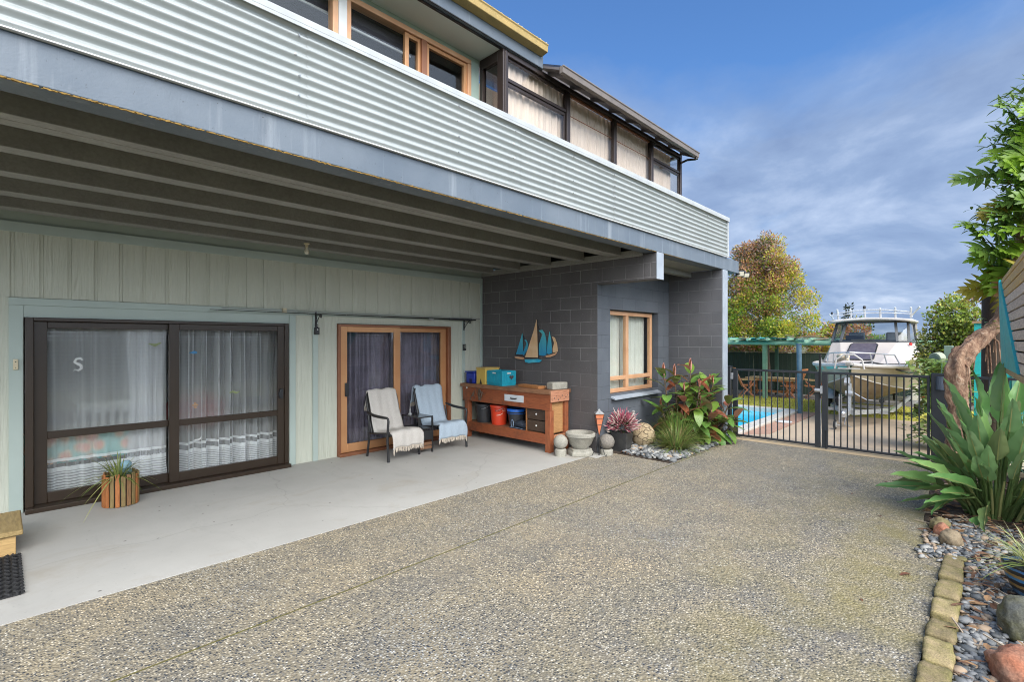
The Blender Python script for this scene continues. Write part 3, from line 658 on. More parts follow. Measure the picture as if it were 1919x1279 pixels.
single('door_curtain', curtain(0,.97,.0,1.9,0,10,.035,6), M['dcurt'], 'dark purple curtain behind the right pane of the copper framed door', 'curtain', (4.5,7.12,.05), smooth=60)
single('window_curtain', curtain(0,.60,.0,1.3,0,6,.022,7), M['wcurt'], 'off white curtain behind the left pane of the recessed window', 'curtain', (6.68,4.52,.86), smooth=60)
single('window_curtain', curtain(0,.82,.0,1.3,0,8,.022,8), M['wcurt'], 'off white curtain behind the right pane of the recessed window', 'curtain', (7.29,4.52,.86), smooth=60)
for i, (x0, x1, pos) in enumerate(((4.08,5.30,'first pane, nearest the corner post'),(5.25,6.42,'second pane from the corner post'),(6.38,7.54,'third pane from the corner post'),(7.5,8.3,'last pane at the far end'))):
    single('conservatory_curtain', curtain(0, x1-x0, 0, 1.70, 0, 11, .014, 11+i), M['bcurt'], 'beige curtain of the glazed balcony room in the ' + pos, 'curtain', (x0, 4.10 + .012*(i % 2), 3.3), group='beige curtains of the balcony room', smooth=60)
for x0, x1, zb, lab in ((.62,2.17,4.83,'grey roller blind with white hem bar in the cut off upper window'),(2.33,3.1,4.80,'dark roller blind with white hem bar in the wide upper window')):
    b = MB(); b.box(0, x1-x0, 0, .004, 0, 4.95-zb); r_ = single('roller_blind', b, pm('dark_blind', (.07,.065,.08), (.06,.055,.07)), lab, 'roller blind', (x0, UY+.14, zb))
    b = MB(); b.box(0, x1-x0, -.006, .008, -.02, 0); part('hem_bar', b, M['white'], r_)
b = MB(); b.grid(lambda u, v: (.62*u, .01*math.sin(u*40), .45*v), 40, 2); single('cafe_curtain', b, M['sheer'] if False else sheermat('lace_curtain', (.75,.78,.8), .7, False), 'short white net curtain across the small upper window by the conservatory', 'curtain', (3.2, UY+.1, 4.0))
# ------------------------------------------------------------------ things on the walls
def bracket(loc, label):
    b = MB()
    b.bar((0,-.006,-.16),(0,-.006,.06),.022,.008); b.bar((0,-.01,.0),(0,-.17,.0),.014,.012)
    b.tube([(0,-.012,-.13),(0,-.06,-.07),(0,-.12,-.015),(0,-.165,.003)], .006)
    b.tube([(0,-.165+.022*math.sin(a), .008-.022+.022*math.cos(a)) for a in [k*.6 for k in range(11)]], .006)
    b.tube([(0,-.02+.016*math.sin(a), -.03+.016*math.cos(a)) for a in [k*.6 for k in range(9)]], .005)
    return single('shelf_bracket', b, M['iron'], label, 'bracket', loc, 0, 'black scrolled wall brackets holding the rods')
bracket((3.095,WY-.03,2.06), 'black scrolled iron bracket between the two sliding doors')
bracket((5.83,WY-.022,2.05), 'black scrolled iron bracket beside the dark block wall corner')
M['rod'] = pm('dark_rod', (.012,.014,.013), (.02,.022,.02), 8, .35); M['rodg'] = pm('green_rod_butt', (.05,.12,.09), (.04,.1,.08), 8, .5)
def rod(name, label, y, z, x0, x1, r0, r1, m, grip=True):
    t = thing(name, label, 'fishing rod', (x0, y, z))
    b = MB(); b.tube([(0,0,0),((x1-x0)*.5,0,-.005),(x1-x0,0,0)], [r0,(r0+r1)/2,r1], 8); part('blank', b, m, t)
    if grip:
        b = MB(); b.cyl((x1-x0-.62,0,0),(x1-x0-.10,0,0), r1*1.55, n=10); part('grip', b, M['dplastic'], t)
        b = MB(); b.cyl((x1-x0-1.05,0,-.015),(x1-x0-.95,0,-.015), .018, n=10); b.bar((x1-x0-1.0,0,-.02),(x1-x0-.96,-.03,-.05),.008,.008); part('reel_seat', b, M['steel'], t)
    b = MB()
    for k in range(5):
        x = (x1-x0)*(.02+.13*k); b.tube([(x,.011*math.cos(a),-.012+.011*math.sin(a)) for a in [j*.7 for j in range(10)]], .0022, 5)
    part('line_guide', b, M['steel'], t)
    return t
rod('fishing_rod', 'long dark fishing rod lying across the wall brackets above the doors', WY-.10, 2.082, 1.76, 6.05, .004, .011, M['rod'])
rod('fishing_rod', 'thin pale fishing rod lying closest to the wall on the brackets', WY-.055, 2.108, 1.9, 6.2, .003, .009, pm('pale_rod', (.35,.36,.33), (.28,.29,.27)), False)
b = MB(); b.obox((0,0,0),(.05,.03,.055)); b.obox((0,-.016,0),(.02,.006,.03)); single('rod_clip', b, M['cream'], 'small yellow plastic clip on the rods above the brown door', 'clip', (2.665,WY-.035,2.115), bevel=.004)
t = thing('wall_sensor', 'small cream sensor box on the trim left of the brown door', 'sensor', (.108, WY-.022, 1.47))
b = MB(); b.obox((0,-.012,0),(.036,.024,.105)); part('body', b, M['cream'], t, bevel=.005)
b = MB(); b.cyl((0,-.022,.025),(0,-.027,.025),.005); b.cyl((0,-.022,-.03),(0,-.027,-.03),.004); part('button', b, M['black'], t)
t = thing('wall_lamp', 'small black box shaped wall lamp hanging under the left bracket', 'wall lamp', (3.097, WY-.03, 1.84))
b = MB(); b.obox((0,-.03,0),(.062,.05,.10)); part('body', b, M['black'], t, bevel=.006)
b = MB(); b.obox((0,-.03,.07),(.03,.03,.045)); b.tube([(0,-.02,.09),(0,-.02,.14)], .006); part('mount', b, M['black'], t, bevel=.004)
b = MB(); b.cyl((0,-.055,.02),(0,-.060,.02),.009); b.cyl((0,-.045,.075),(0,-.05,.075),.006); part('lens', b, M['white'], t)
t = thing('security_camera', 'small black doorbell camera on the trim right of the copper door', 'camera', (5.83, WY-.022, 1.585))
b = MB(); b.obox((0,-.018,0),(.062,.036,.115)); part('body', b, M['black'], t, bevel=.008)
b = MB(); b.obox((.006,-.037,.012),(.034,.004,.055)); part('face_plate', b, pm('grey_green_plate', (.42,.44,.38)), t)
b = MB(); b.cyl((.006,-.039,.014),(.006,-.044,.014),.010); part('lens', b, M['black'], t)
t = thing('light_bulb', 'bare clear light bulb hanging under the balcony joists', 'light bulb', (2.69,6.2,2.935))
b = MB(); b.lathe([(.035,0),(.035,-.012),(.018,-.02),(.018,-.05),(0,-.05)]); part('holder', b, M['cream'], t)
b = MB(); b.lathe([(.013,-.05),(.016,-.07),(.028,-.095),(.030,-.115),(.022,-.135),(0,-.142)]); part('bulb', b, pm('frosted_glass', (.75,.72,.60), (.7,.66,.55), 4, .15), t)

# window stickers
M['blueS'] = pm('blue_sticker', (.06,.22,.42)); M['orS'] = pm('orange_sticker', (.42,.27,.15)); M['grS'] = pm('green_sticker', (.25,.30,.14)); M['whS'] = pm('white_sticker', (.62,.64,.63))
def sticker(label, pts, r, loc, m, extra=None):
    b = MB(); b.tube([(x,0,z) for x, z in pts], r, 6)
    for (x, z, s) in (extra or []): b.obox((x,0,z),(s,.004,s*.7),(0,rnd.uniform(0,1),0))
    for i, v in enumerate(b.v): b.v[i] = (v[0], v[1]*.12, v[2])
    single('window_sticker', b, m, label, 'sticker', loc)
sy1, sy2 = F0+.07, F0+.019
sticker('white S shaped seahorse sticker on the left pane of the brown door', [(.035,.045),(.02,.065),(-.015,.06),(-.03,.03),(-.005,.01),(.022,-.01),(.025,-.04),(.0,-.06),(-.028,-.05),(-.04,-.07)], [.006,.011,.012,.012,.014,.014,.013,.011,.008,.003], (.575,sy1,1.45), M['whS'])
sticker('blue fish sticker on the right pane of the brown door', [(-.03,0),(.0,.004),(.03,0)], [.010,.022,.008], (1.62,sy2,1.56), M['blueS'], [(-.04,0,.02)])
sticker('orange starfish sticker low on the right pane of the brown door', [(-.03,0),(.03,0)], .009, (1.63,sy2,.93), M['orS'], [(0,.02,.028),(0,-.025,.03)])
sticker('yellow green seaweed sticker on the right pane of the brown door', [(-.06,0),(-.02,.012),(.02,-.006),(.06,.01)], [.006,.014,.013,.005], (2.06,sy2,1.05), M['grS'])
sticker('white bird sticker on the lower right pane of the brown door', [(-.04,-.015),(-.005,-.02),(.025,-.01),(.035,.02)], [.004,.011,.010,.003], (1.66,sy2,.53), M['whS'])
sticker('green leaf sticker high on the left pane of the brown door', [(-.06,.0),(0,-.02),(.06,.01)], [.005,.018,.006], (1.24,sy1,1.67), M['grS'])

# things inside the room
t = thing('cot', 'white slatted cot standing in the room behind the brown door', 'cot', (.62,8.0,.02))
b = MB(); b.box(0,.9,0,.03,.78,.92); b.box(0,.9,0,.03,.3,.36)
part('rail', b, M['white'], t, bevel=.01)
b = MB()
for k in range(9): b.box(.08+k*.09,.12+k*.09,.004,.024,.36,.78)
part('slat', b, M['white'], t)
for x in (0,.87): b = MB(); b.box(x,x+.04,.0,.035,0,1.0); part('leg', b, M['white'], t, bevel=.006)
M['floral'] = None
m, N, L, bb = nmat('floral_fabric'); vec = coords(N, L)
v = N.new('ShaderNodeTexVoronoi'); v.inputs['Scale'].default_value = 9; L.new(vec, v.inputs['Vector'])
c = rmp(N, L, v.outputs['Distance'], [(.0, (.85,.36,.10)), (.25, (.80,.14,.12)), (.42, (.85,.48,.24)), (.6, (.10,.46,.44)), (.8, (.14,.56,.50))]); L.new(c, bb.inputs['Base Color']); bb.inputs['Roughness'].default_value = .9
b = MB(); b.box(-.3,.80,0,.22,.36,.71); single('floor_mattress', b, m, 'floral mattress in orange and teal propped behind the left pane of the brown door', 'mattress', (.25,7.16,.02), bevel=.04)
b = MB(); b.rock((0,0,.34),(.42,.35,.3),3,.06,1.2,4,-.3); single('floor_cushion', b, pm('dusty_red_fabric', (.50,.12,.13), (.42,.09,.10), 5, .9), 'round dusty red cushion chair behind the brown door', 'cushion', (2.0,8.3,.35))
b = MB(); b.box(-.4,.4,0,.02,0,.5); single('picture', b, M['white'], 'white rectangle picture high on the room wall behind the brown door', 'picture', (2.15,10.17,1.85))

# ------------------------------------------------------------------ sailing boats on the dark wall
t = thing('wall_art', 'metal wall art of three sailing boats in blue and cream on the dark block wall', 'wall art', (DX, 5.6, 1.36))
# drawn facing -X: local u runs to the viewer's right (-Y), w up, built 12-20 mm proud of the wall
MX = lambda d: (lambda u, w, s: (-d-(.006 if s else 0), -u, w))
def plate(name, poly, m, d=.02, par=None): b = MB(); b.prism(poly, MX(d)); return part(name, b, m, par or t, smooth=0)
def sailm(n, lo, hi):
    m, N, L, b = nmat(n); s = N.new('ShaderNodeSeparateXYZ'); tc = N.new('ShaderNodeTexCoord'); L.new(tc.outputs['Object'], s.inputs[0])
    f = mth(N, L, 'MULTIPLY_ADD', noi(N, L, coords(N, L, (1,3,.6)), 12, 5), .25, s.outputs[2])
    L.new(rmp(N, L, f, [(.12, lo), (.62, hi)]), b.inputs['Base Color']); b.inputs['Roughness'].default_value = .4; b.inputs['Metallic'].default_value = .15; return m
M['sblue'] = sailm('painted_blue_sail', (.01,.20,.48), (.10,.50,.55)); M['scream'] = pm('cream_sail', (.66,.47,.29), (.60,.38,.20), 6, .5); M['hullc'] = pm('cream_hull', (.62,.40,.25), (.45,.2,.1), 9, .5)
M['hullb'] = pm('blue_hull', (.02,.35,.55), (.10,.5,.62), 7, .4)
sc_ = .0                                      # px (12.79x zoom /10) to metres, from the measured width
def pz(x, y): return ((x-640)/1535*1.36-.03, (1110-y)/1279*.93-.02)
plate('sail', [pz(*p) for p in [(440,430),(455,700),(455,930),(270,935),(340,740)]], M['sblue'], .02)
plate('sail', [pz(*p) for p in [(495,580),(550,600),(590,700),(570,830),(470,960),(450,890),(520,740),(545,670)]], M['sblue'], .014)
plate('sail', [pz(*p) for p in [(820,120),(835,500),(850,1000),(525,1000),(600,790),(740,400)]], M['scream'], .03)
plate('sail', [pz(*p) for p in [(860,370),(950,360),(1010,440),(1050,620),(1050,930),(990,955),(870,945),(870,700),(930,530),(960,460)]], M['sblue'], .02)
plate('sail', [pz(*p) for p in [(1132,400),(1165,560),(1195,880),(1120,920),(1060,890),(1090,650)]], M['sblue'], .026)
plate('sail', [pz(*p) for p in [(1180,510),(1250,540),(1300,680),(1320,850),(1250,870),(1205,880),(1200,780),(1235,660)]], M['scream'], .016)
plate('hull', [pz(*p) for p in [(235,985),(480,1000),(500,1035),(450,1055),(270,1035)]], M['hullc'], .024)
plate('hull', [pz(*p) for p in [(520,1050),(860,1030),(960,1050),(900,1105),(620,1130),(530,1110)]], M['hullb'], .034)
plate('hull', [pz(*p) for p in [(1040,950),(1200,910),(1320,860),(1270,930),(1150,980),(1050,985)]], M['hullc'], .028)
b = MB()
for p0, p1 in (((440,430),(462,1000)),((825,120),(855,1040)),((1132,400),(1205,930)),((825,240),(870,360)),((450,480),(500,590)),((525,1010),(860,1005)),((270,950),(480,985)),((230,945),(300,830)),((890,430),(870,650)),((1060,900),(1250,880))):
    a = pz(*p0); c = pz(*p1); b.tube([(-.012,-a[0],a[1]),(-.012,-c[0],c[1])], .005, 6)
part('rod', b, M['iron'], t)

# ------------------------------------------------------------------ workbench and what is on it
WB = thing('workbench', 'old red brown timber workbench along the dark block wall', 'workbench', (5.98, 5.75, .004))
M['wred'] = wood('red_brown_timber', (.34,.10,.035), (.23,.06,.025), 'Y', 5, .6, .3, dark=(.07,.028,.018))
M['wredv'] = wood('red_brown_post', (.36,.115,.045), (.25,.07,.028), 'Z', 5, .6, .3, dark=(.08,.03,.02))
M['wtop'] = wood('worn_bench_top', (.30,.15,.075), (.20,.09,.05), 'Y', 4, .6, .3, dark=(.10,.05,.03))
M['osb'] = wood('orange_board', (.46,.21,.075), (.36,.14,.045), 'Y', 9, .7, .3)
M['drw'] = wood('dark_drawer_wood', (.085,.052,.034), (.055,.034,.022), 'Y', 7, .5, .2)
part('top', MB().box(-.25,.27,-1.0,1.08,.885,.945), M['wtop'], WB, bevel=.006)
b = MB(); b.box(-.215,-.17,-.98,1.05,.64,.884); part('apron', b, M['wred'], WB, bevel=.005)
b = MB(); b.box(-.222,-.2155,-.98,1.05,.83,.886); part('edge_strip', b, M['wred'], WB)
b = MB(); b.box(-.225,.22,-1.005,-.985,.765,.94); part('end_board', b, wood('pinkish_end_board', (.52,.25,.15), (.42,.17,.09), 'X', 5, .7), WB, bevel=.004)
b = MB()
for k in range(9): b.cyl((rnd.uniform(-.18,.18),-1.007,rnd.uniform(.79,.86)),(rnd.uniform(-.18,.18)*0+ -.18+k*.045,-1.0065,.80+.05*(k%3)*.5),.001) if False else b.cyl((-.19+k*.046,-1.009,.80+.028*(k%3)),(-.19+k*.046,-1.0,.80+.028*(k%3)),.006+.004*(k%2),n=8)
part('bolt_hole', b, M['under'], WB)
for x, y in ((-.215,-.975),(-.215,.90),(.15,-.975),(.15,.92)):
    b = MB(); b.box(x,x+.09,y,y+.10,0,.639 if x < 0 else .884); part('leg', b, M['wredv'], WB, bevel=.006)
b = MB(); b.box(-.212,-.17,-.872,.897,.12,.275); part('rail', b, M['wred'], WB, bevel=.005)
b = MB(); b.box(-.12,.148,-.985,-.95,.12,.26); part('rail', b, wood('end_rail', (.50,.24,.13), (.4,.16,.08), 'X', 5), WB, bevel=.005)
part('shelf', MB().box(-.168,.24,-.87,1.0,.245,.272), wood('shelf_board', (.30,.16,.09), (.22,.11,.06), 'Y', 5), WB, bevel=.003)
part('back_panel', MB().box(.245,.262,-.87,1.03,.275,.884), pm('dark_back_panel', (.05,.035,.028), (.035,.025,.02), 3, .8), WB)
part('end_panel', MB().box(-.12,.148,-.93,-.918,.28,.76), wood('plywood_end', (.50,.28,.12), (.42,.21,.08), 'X', 6, .6), WB)
b = MB(); b.box(-.168,.20,-.455,-.437,.273,.639); part('divider', b, M['osb'], WB)
for z in (.285,.465):
    b = MB(); b.box(-.16,.18,-.86,-.458,z,z+.168); d = part('drawer', b, M['drw'], WB, bevel=.004)
    b = MB(); b.rock((-.172,-.66,z+.09),(.013,.016,.016),2,.02); part('knob', b, M['white'], d)
b = MB(); b.box(-.224,-.2155,-.455+.02,-.01,.715,.825); d = part('drawer', b, pm('white_drawer_front', (.66,.70,.72), (.6,.64,.67), 3, .4), WB, bevel=.004)
b = MB(); b.tube([(-.226,-.29,.775),(-.245,-.27,.768),(-.245,-.18,.766),(-.226,-.16,.775)], .009, 8); part('handle', b, M['black'], d)
b = MB(); b.cyl((-.219,.93,.87),(-.226,.93,.87),.02); part('cap', b, M['white'], WB)
# wire tangle hung on the apron
b = MB()
for k in range(14):
    p = [Vector((-.235,.62+rnd.uniform(-.10,.12),.83+rnd.uniform(-.04,.05)))]
    for j in range(4): p.append(p[-1] + Vector((rnd.uniform(-.012,.010), rnd.uniform(-.06,.05), rnd.uniform(-.065,.01))))
    b.tube(p, rnd.uniform(.004,.009), 5)
single('driftwood_hanging', b, wood('grey_driftwood', (.16,.12,.085), (.08,.06,.045), 'Z', 8), 'tangle of dark twigs hung on the front of the workbench', 'driftwood', (5.98,5.75,.004))
BT = .949
def crate(loc, rz, sx, sy, sz, label, m, holes=True, tri=False, name='crate'):
    t = thing(name, label, 'crate', loc, rz)
    b = MB(); w = .008
    b.box(-sx/2,sx/2,-sy/2,sy/2,0,w); b.box(-sx/2,-sx/2+w,-sy/2,sy/2,w,sz); b.box(sx/2-w,sx/2,-sy/2,sy/2,w,sz); b.box(-sx/2+w,sx/2-w,-sy/2,-sy/2+w,w,sz); b.box(-sx/2+w,sx/2-w,sy/2-w,sy/2,w,sz)
    part('body', b, m, t, bevel=.003)
    b = MB(); e = .006
    for z in (.035,.05,sz-.03): b.box(-sx/2-e,sx/2+e,-sy/2-e,-sy/2-.0005,z,z+.010); b.box(-sx/2-e,-sx/2-.0005,-sy/2,sy/2+e,z,z+.010)
    for k in range(7):
        x = -sx/2 + sx*k/6; b.box(x-.004,x+.004,-sy/2-e*.6,-sy/2-.0008,.06,sz-.03)
        y = -sy/2 + sy*k/6; b.box(-sx/2-e*.6,-sx/2-.0008,y-.004,y+.004,.06,sz-.03)
    if holes: part('rib', b, m, t)
    if holes:
        b = MB(); b.box(-.04,.04,-sy/2-.007,-sy/2-.0062,sz-.05,sz-.028); b.box(-sx/2-.007,-sx/2-.0062,-.045,.045,sz-.05,sz-.028); part('hand_hole', b, M['white'], t)
    return t
M['cyan'] = pm('cyan_plastic', (.015,.34,.46), (.012,.28,.40), 7, .45, fine=.15)
t = crate((5.945,6.0,BT), R(-5), .30, .40, .25, 'cyan plastic crate with a dark heart mark standing on the workbench', M['cyan'])
hx = []
for k in range(24):
    a = k/24*2*math.pi; hx.append((.042*(math.sin(a)**3)*1.1, .04*(.8125*math.cos(a)-.3125*math.cos(2*a)-.125*math.cos(3*a)-.0625*math.cos(4*a))))
b = MB(); b.prism(hx, lambda u, v, s: (.05+u, -.208-(.003 if s else 0), .14+v)); part('heart_mark', b, pm('dark_heart', (.05,.04,.05), (.10,.07,.07), 20), t)
t = thing('storage_box', 'yellow cardboard storage box with a black triangle mark behind the cyan crate', 'box', (5.95,6.34,BT), R(-4))
M['yel'] = pm('yellow_card', (.60,.42,.10), (.55,.37,.08), 4, .7)
b = MB(); b.box(-.16,.16,-.12,.12,0,.27); part('body', b, M['yel'], t, bevel=.003)
b = MB(); b.box(-.168,.17,-.128,.128,.271,.292); part('lid', b, pm('yellow_card_lid', (.52,.38,.14), (.45,.3,.08), 4, .7), t, bevel=.003)
b = MB(); b.prism([(-.03,.005),(.035,.005),(.003,.10)], lambda u, v, s: (-.161-(.002 if s else 0), -u, v)); part('triangle_mark', b, M['black'], t)
t = thing('tub', 'deep blue plastic tub at the wall end of the workbench', 'tub', (5.92,6.64,BT), 0)
M['dblue'] = pm('deep_blue_plastic', (.012,.035,.32), (.010,.03,.25), 6, .4)
b = MB(); b.box(-.12,.12,-.115,.115,0,.19); part('body', b, M['dblue'], t, bevel=.02)
b = MB(); b.box(-.135,.135,-.128,.128,.191,.215); part('lid', b, M['dblue'], t, bevel=.008)
b = MB(); b.box(-.121,-.1205,-.05,.02,.001,.08); part('mark', b, pm('dark_navy_mark', (.005,.01,.08)), t)
b = MB(); b.obox((0,0,.0225),(.14,.52,.045)); single('timber_offcut', b, M['osb'], 'short orange brown timber offcut lying on the workbench top', 'timber', (5.93,5.30,BT), R(-9), bevel=.004)
b = MB(); b.obox((0,0,.01),(.16,.30,.02)); single('timber_offcut', b, wood('pale_offcut', (.48,.32,.2), (.4,.25,.15), 'Y', 5), 'thin pale board lying behind the orange offcut on the workbench', 'timber', (6.1,5.35,BT), R(6), bevel=.003)
b = MB(); b.obox((0,0,.055),(.30,.155,.11)); single('concrete_block', b, M['stone'], 'weathered pale concrete block on the near end of the workbench', 'concrete block', (6.04,4.86,BT), R(-12), bevel=.012)
def bucket(loc, r0, r1, h, label, m, rim=None, handle=True, rz=0):
    t = thing('bucket', label, 'bucket', loc, rz)
    b = MB(); b.lathe([(0,0),(r0,0),(r0+(r1-r0)*.5,h*.5),(r1,h),(r1-.006,h),(r0-.004,.008),(0,.008)], n=32); part('body', b, m, t, smooth=50)
    b = MB(); b.lathe([(r1-.001,h-.04),(r1+.007,h-.04),(r1+.009,h-.004),(r1+.002,h+.004),(r1-.007,h+.002)], n=32); b.lathe([(r1-.005,h-.075),(r1+.004,h-.075),(r1+.004,h-.068),(r1-.004,h-.068)], n=32); part('rim', b, rim or m, t, smooth=50)
    if handle:
        b = MB(); b.tube([((r1+.012)*math.cos(a)*.35-.12*math.sin(a), (r1+.012)*math.cos(a), h-.03-.06*math.sin(a)) for a in [math.pi*k/12 for k in range(13)]], .0035, 6); part('handle', b, M['steel'], t)
    return t
SH = .277
bucket((5.96,6.44,SH), .13, .155, .32, 'black plastic bucket at the left of the workbench shelf', M['dplastic'])
bk = bucket((5.95,6.06,SH), .125, .15, .33, 'bright red orange bucket with pale lettering on the workbench shelf', pm('red_orange_plastic', (.66,.055,.018), (.60,.045,.014), 5, .4))
def curved_text(txt, r, z, size, a0, m, par, name='lettering'):
    cu = bpy.data.curves.new('lettering', 'FONT'); cu.body = txt; cu.size = size; cu.align_x = 'CENTER'; cu.extrude = .0006
    o = bpy.data.objects.new(name, cu); C.objects.link(o); bpy.context.view_layer.update()
    me = bpy.data.meshes.new_from_object(o.evaluated_get(bpy.context.evaluated_depsgraph_get())); bpy.data.objects.remove(o)
    for v in me.vertices:
        a = a0 + v.co.x/r; v.co = ((r+.002-v.co.z)*math.cos(a), (r+.002-v.co.z)*math.sin(a), z + v.co.y)
    me.materials.clear(); me.materials.append(m)
    p = bpy.data.objects.new(name, me); C.objects.link(p); p.parent = par; return p
curved_text('TEE', .146, .232, .062, R(213), M['black'], bk); curved_text('BO', .146, .232, .062, R(261), pm('pale_red_print', (.75,.42,.34)), bk)
b = MB(); b.tube([((.143)*math.cos(a), (.143)*math.sin(a), z) for a, z in ((R(208),.165),(R(222),.172),(R(236),.178),(R(246),.195),(R(254),.205))], [.004,.007,.007,.005,.002], 6); part('swoosh_mark', b, pm('pale_print', (.8,.62,.5)), bk)
bk = bucket((5.97,5.67,SH), .115, .15, .30, 'dark grey bucket with bright blue rim on the workbench shelf', M['dplastic'], pm('bright_blue_plastic', (.01,.14,.62), (.01,.12,.5), 6, .4), False)
b = MB(); b.box(-.13,.13,-.17,.17,0,.012); b.rock((.0,-.01,.07),(.11,.15,.065),3,.25,2.5,6,-.06)
single('folded_net', b, pm('black_mesh_bag', (.02,.025,.035), (.045,.06,.085), 22, .7, bump=.8, bscale=60), 'crumpled black mesh bag in front of the blue rimmed bucket on the shelf', 'mesh bag', (5.93,5.50,SH))
b = MB(); b.tube([(.05*math.cos(a)*.4,.045*math.cos(a),.07+.065*math.sin(a)) for a in [k*.5 for k in range(14)]], .007, 6); b.tube([(0,.05,.012),(.0,-.05,.012),(-.02,-.24,.014)], .006, 6)
single('rope_loop', b, pm('pale_blue_rope', (.25,.34,.46), (.18,.26,.38), 30, .8), 'pale blue rope loop beside the mesh bag on the workbench shelf', 'rope', (5.83,5.63,SH))

# ------------------------------------------------------------------ chairs with throws, side table
M['frame'] = pm('black_chair_frame', (.014,.015,.017), (.02,.02,.022), 6, .4)
M['sling'] = pm('dark_sling_fabric', (.04,.04,.042), (.05,.05,.052), 60, .8)
t = thing('double_garden_seat', 'black metal double garden seat with a small table between its two places, in front of the copper door', 'garden seat', (4.478,6.33,.004))
t['label'] = 'black metal double garden seat with a built in table, in front of the copper door'
for s, cx in ((-1,-.425),(1,.425)):
    w = .29; x = cx + s*w
    b = MB(); b.tube([(x,-.30,0),(x,-.275,.30),(x,-.285,.46),(x,-.30,.57),(x,-.285,.607),(x,-.25,.612)], [.019,.018,.017,.017,.016,.015], 10); part('leg', b, M['frame'], t)
    b = MB(); b.tube([(x,.27,0),(x,.215,.30),(x,.22,.50),(x,.25,.62)], [.017,.016,.015,.013], 10); part('leg', b, M['frame'], t)
    b = MB(); b.tube([(x,-.265,.614),(x+s*.01,-.12,.612),(x+s*.02,.06,.620),(x+s*.012,.24,.655)], [.017,.021,.022,.017], 10); part('arm', b, M['frame'], t)
    b = MB(); b.tube([(cx-w,.21,.34),(cx-w,-.27,.40),(cx+w,-.27,.40),(cx+w,.21,.34),(cx-w,.21,.34)], .013, 8); part('seat_frame', b, M['frame'], t)
    b = MB(); b.tube([(cx-w+.03,.20,.34),(cx-w+.03,.36,.86),(cx-w+.07,.385,.92),(cx-.1,.40,.955),(cx+.1,.40,.955),(cx+w-.07,.385,.92),(cx+w-.03,.36,.86),(cx+w-.03,.20,.34)], .014, 8); part('back_frame', b, M['frame'], t)
    b = MB(); b.grid(lambda u, v: (cx-.25+.5*u, -.27+.47*v, .405-.065*v-.02*math.sin(math.pi*u)), 8, 8); part('seat', b, M['sling'], t)
    b = MB(); b.grid(lambda u, v: (cx-.245+.49*u, .205+.19*v, .36+.58*v), 8, 8); part('backrest', b, M['sling'], t)
b = MB(); b.box(-.13,.13,-.20,.26,.535,.553); part('tabletop', b, pm('black_glass_top', (.02,.02,.022), (.025,.025,.027), 3, .15), t, bevel=.003)
for x in (-.12,.12):
    for y in (-.19,.25): b = MB(); b.box(x-.011,x+.011,y-.011,y+.011,.0 if y < 0 else .3,.534); part('leg', b, M['frame'], t)
b = MB(); b.box(-.109,.109,-.185,.24,.36,.372); b.box(-.109,.109,-.20,-.186,.20,.34); part('shelf', b, M['frame'], t)
b = MB()
for z in (.06,.115): b.box(-.109,.109,-.19,-.178,z,z+.045)
part('slat', b, wood('table_slat', (.24,.12,.06), (.17,.085,.045), 'X', 6), t)
def throw(loc, rz, m, label, seed, w=.50, skew=.0):
    t = thing('throw_blanket', label, 'throw', loc, rz)
    # path over the back, down the backrest, along the seat and over the front edge
    path = [(.47,.70),(.445,.80),(.43,.90),(.415,.965),(.385,.972),(.355,.945),(.33,.86),(.29,.74),(.245,.60),(.20,.47),(.165,.40),(.10,.385),(-.02,.405),(-.16,.425),(-.26,.432),(-.305,.42),(-.325,.38),(-.33,.30),(-.325,.20)]
    import bisect
    d = [0]
    for a, c in zip(path, path[1:]): d.append(d[-1] + math.hypot(c[0]-a[0], c[1]-a[1]))
    def at(s):
        s *= d[-1]; k = min(max(bisect.bisect(d, s)-1, 0), len(d)-2); f = (s-d[k])/(d[k+1]-d[k])
        return path[k][0]+f*(path[k+1][0]-path[k][0]), path[k][1]+f*(path[k+1][1]-path[k][1])
    def fn(u, v):
        y, z = at(v); n = noise.noise(Vector((u*3+seed, v*4, seed)))
        k = abs(u-.5)*2
        ww = w*(1 - .06*math.sin(v*5+seed)) + .02*n
        drop = max(0, k-.86)*.28*(1 if v > .35 else .5)
        return (-ww/2 + ww*u + skew*(v-.5) + .012*noise.noise(Vector((v*7, seed, u))), y - .012*n - .004*math.sin(u*25+seed), z - drop + .010*n + .006*math.sin(u*16+v*9+seed))
    b = MB(); b.grid(fn, 26, 60); o = part('cloth', b, m, t, smooth=80)
    sm = o.modifiers.new('thick', 'SOLIDIFY'); sm.thickness = .009; sm.offset = 1
    for vv, n in ((1.0,46),(0.0,30)):
        b = MB()
        for k in range(n):
            u = (k+.5)/n; p = Vector(fn(u, vv)); q = p + Vector((rnd.uniform(-.012,.012), rnd.uniform(-.012,.008), -rnd.uniform(.045,.075)))
            b.tube([p, (p+q)/2+Vector((rnd.uniform(-.006,.006),0,0)), q], [.0045,.005,.0035], 5)
        part('fringe', b, M['fringe'], t)
    return t
M['fringe'] = pm('cream_fringe', (.62,.55,.45), (.55,.48,.4), 20, .9)
def weave(name, c1, c2):
    m, N, L, b = nmat(name); b.inputs['Roughness'].default_value = .95
    w1 = noi(N, L, coords(N, L, (1,.2,.2)), 170, 2); w2 = noi(N, L, coords(N, L, (.2,1,1)), 170, 2)
    f = mth(N, L, 'ADD', mth(N, L, 'MULTIPLY', w1, .5), mth(N, L, 'MULTIPLY', w2, .5))
    L.new(rmp(N, L, f, [(.4, c1), (.62, c2)]), b.inputs['Base Color']); bmp(N, L, b, f, .6, .004); return m
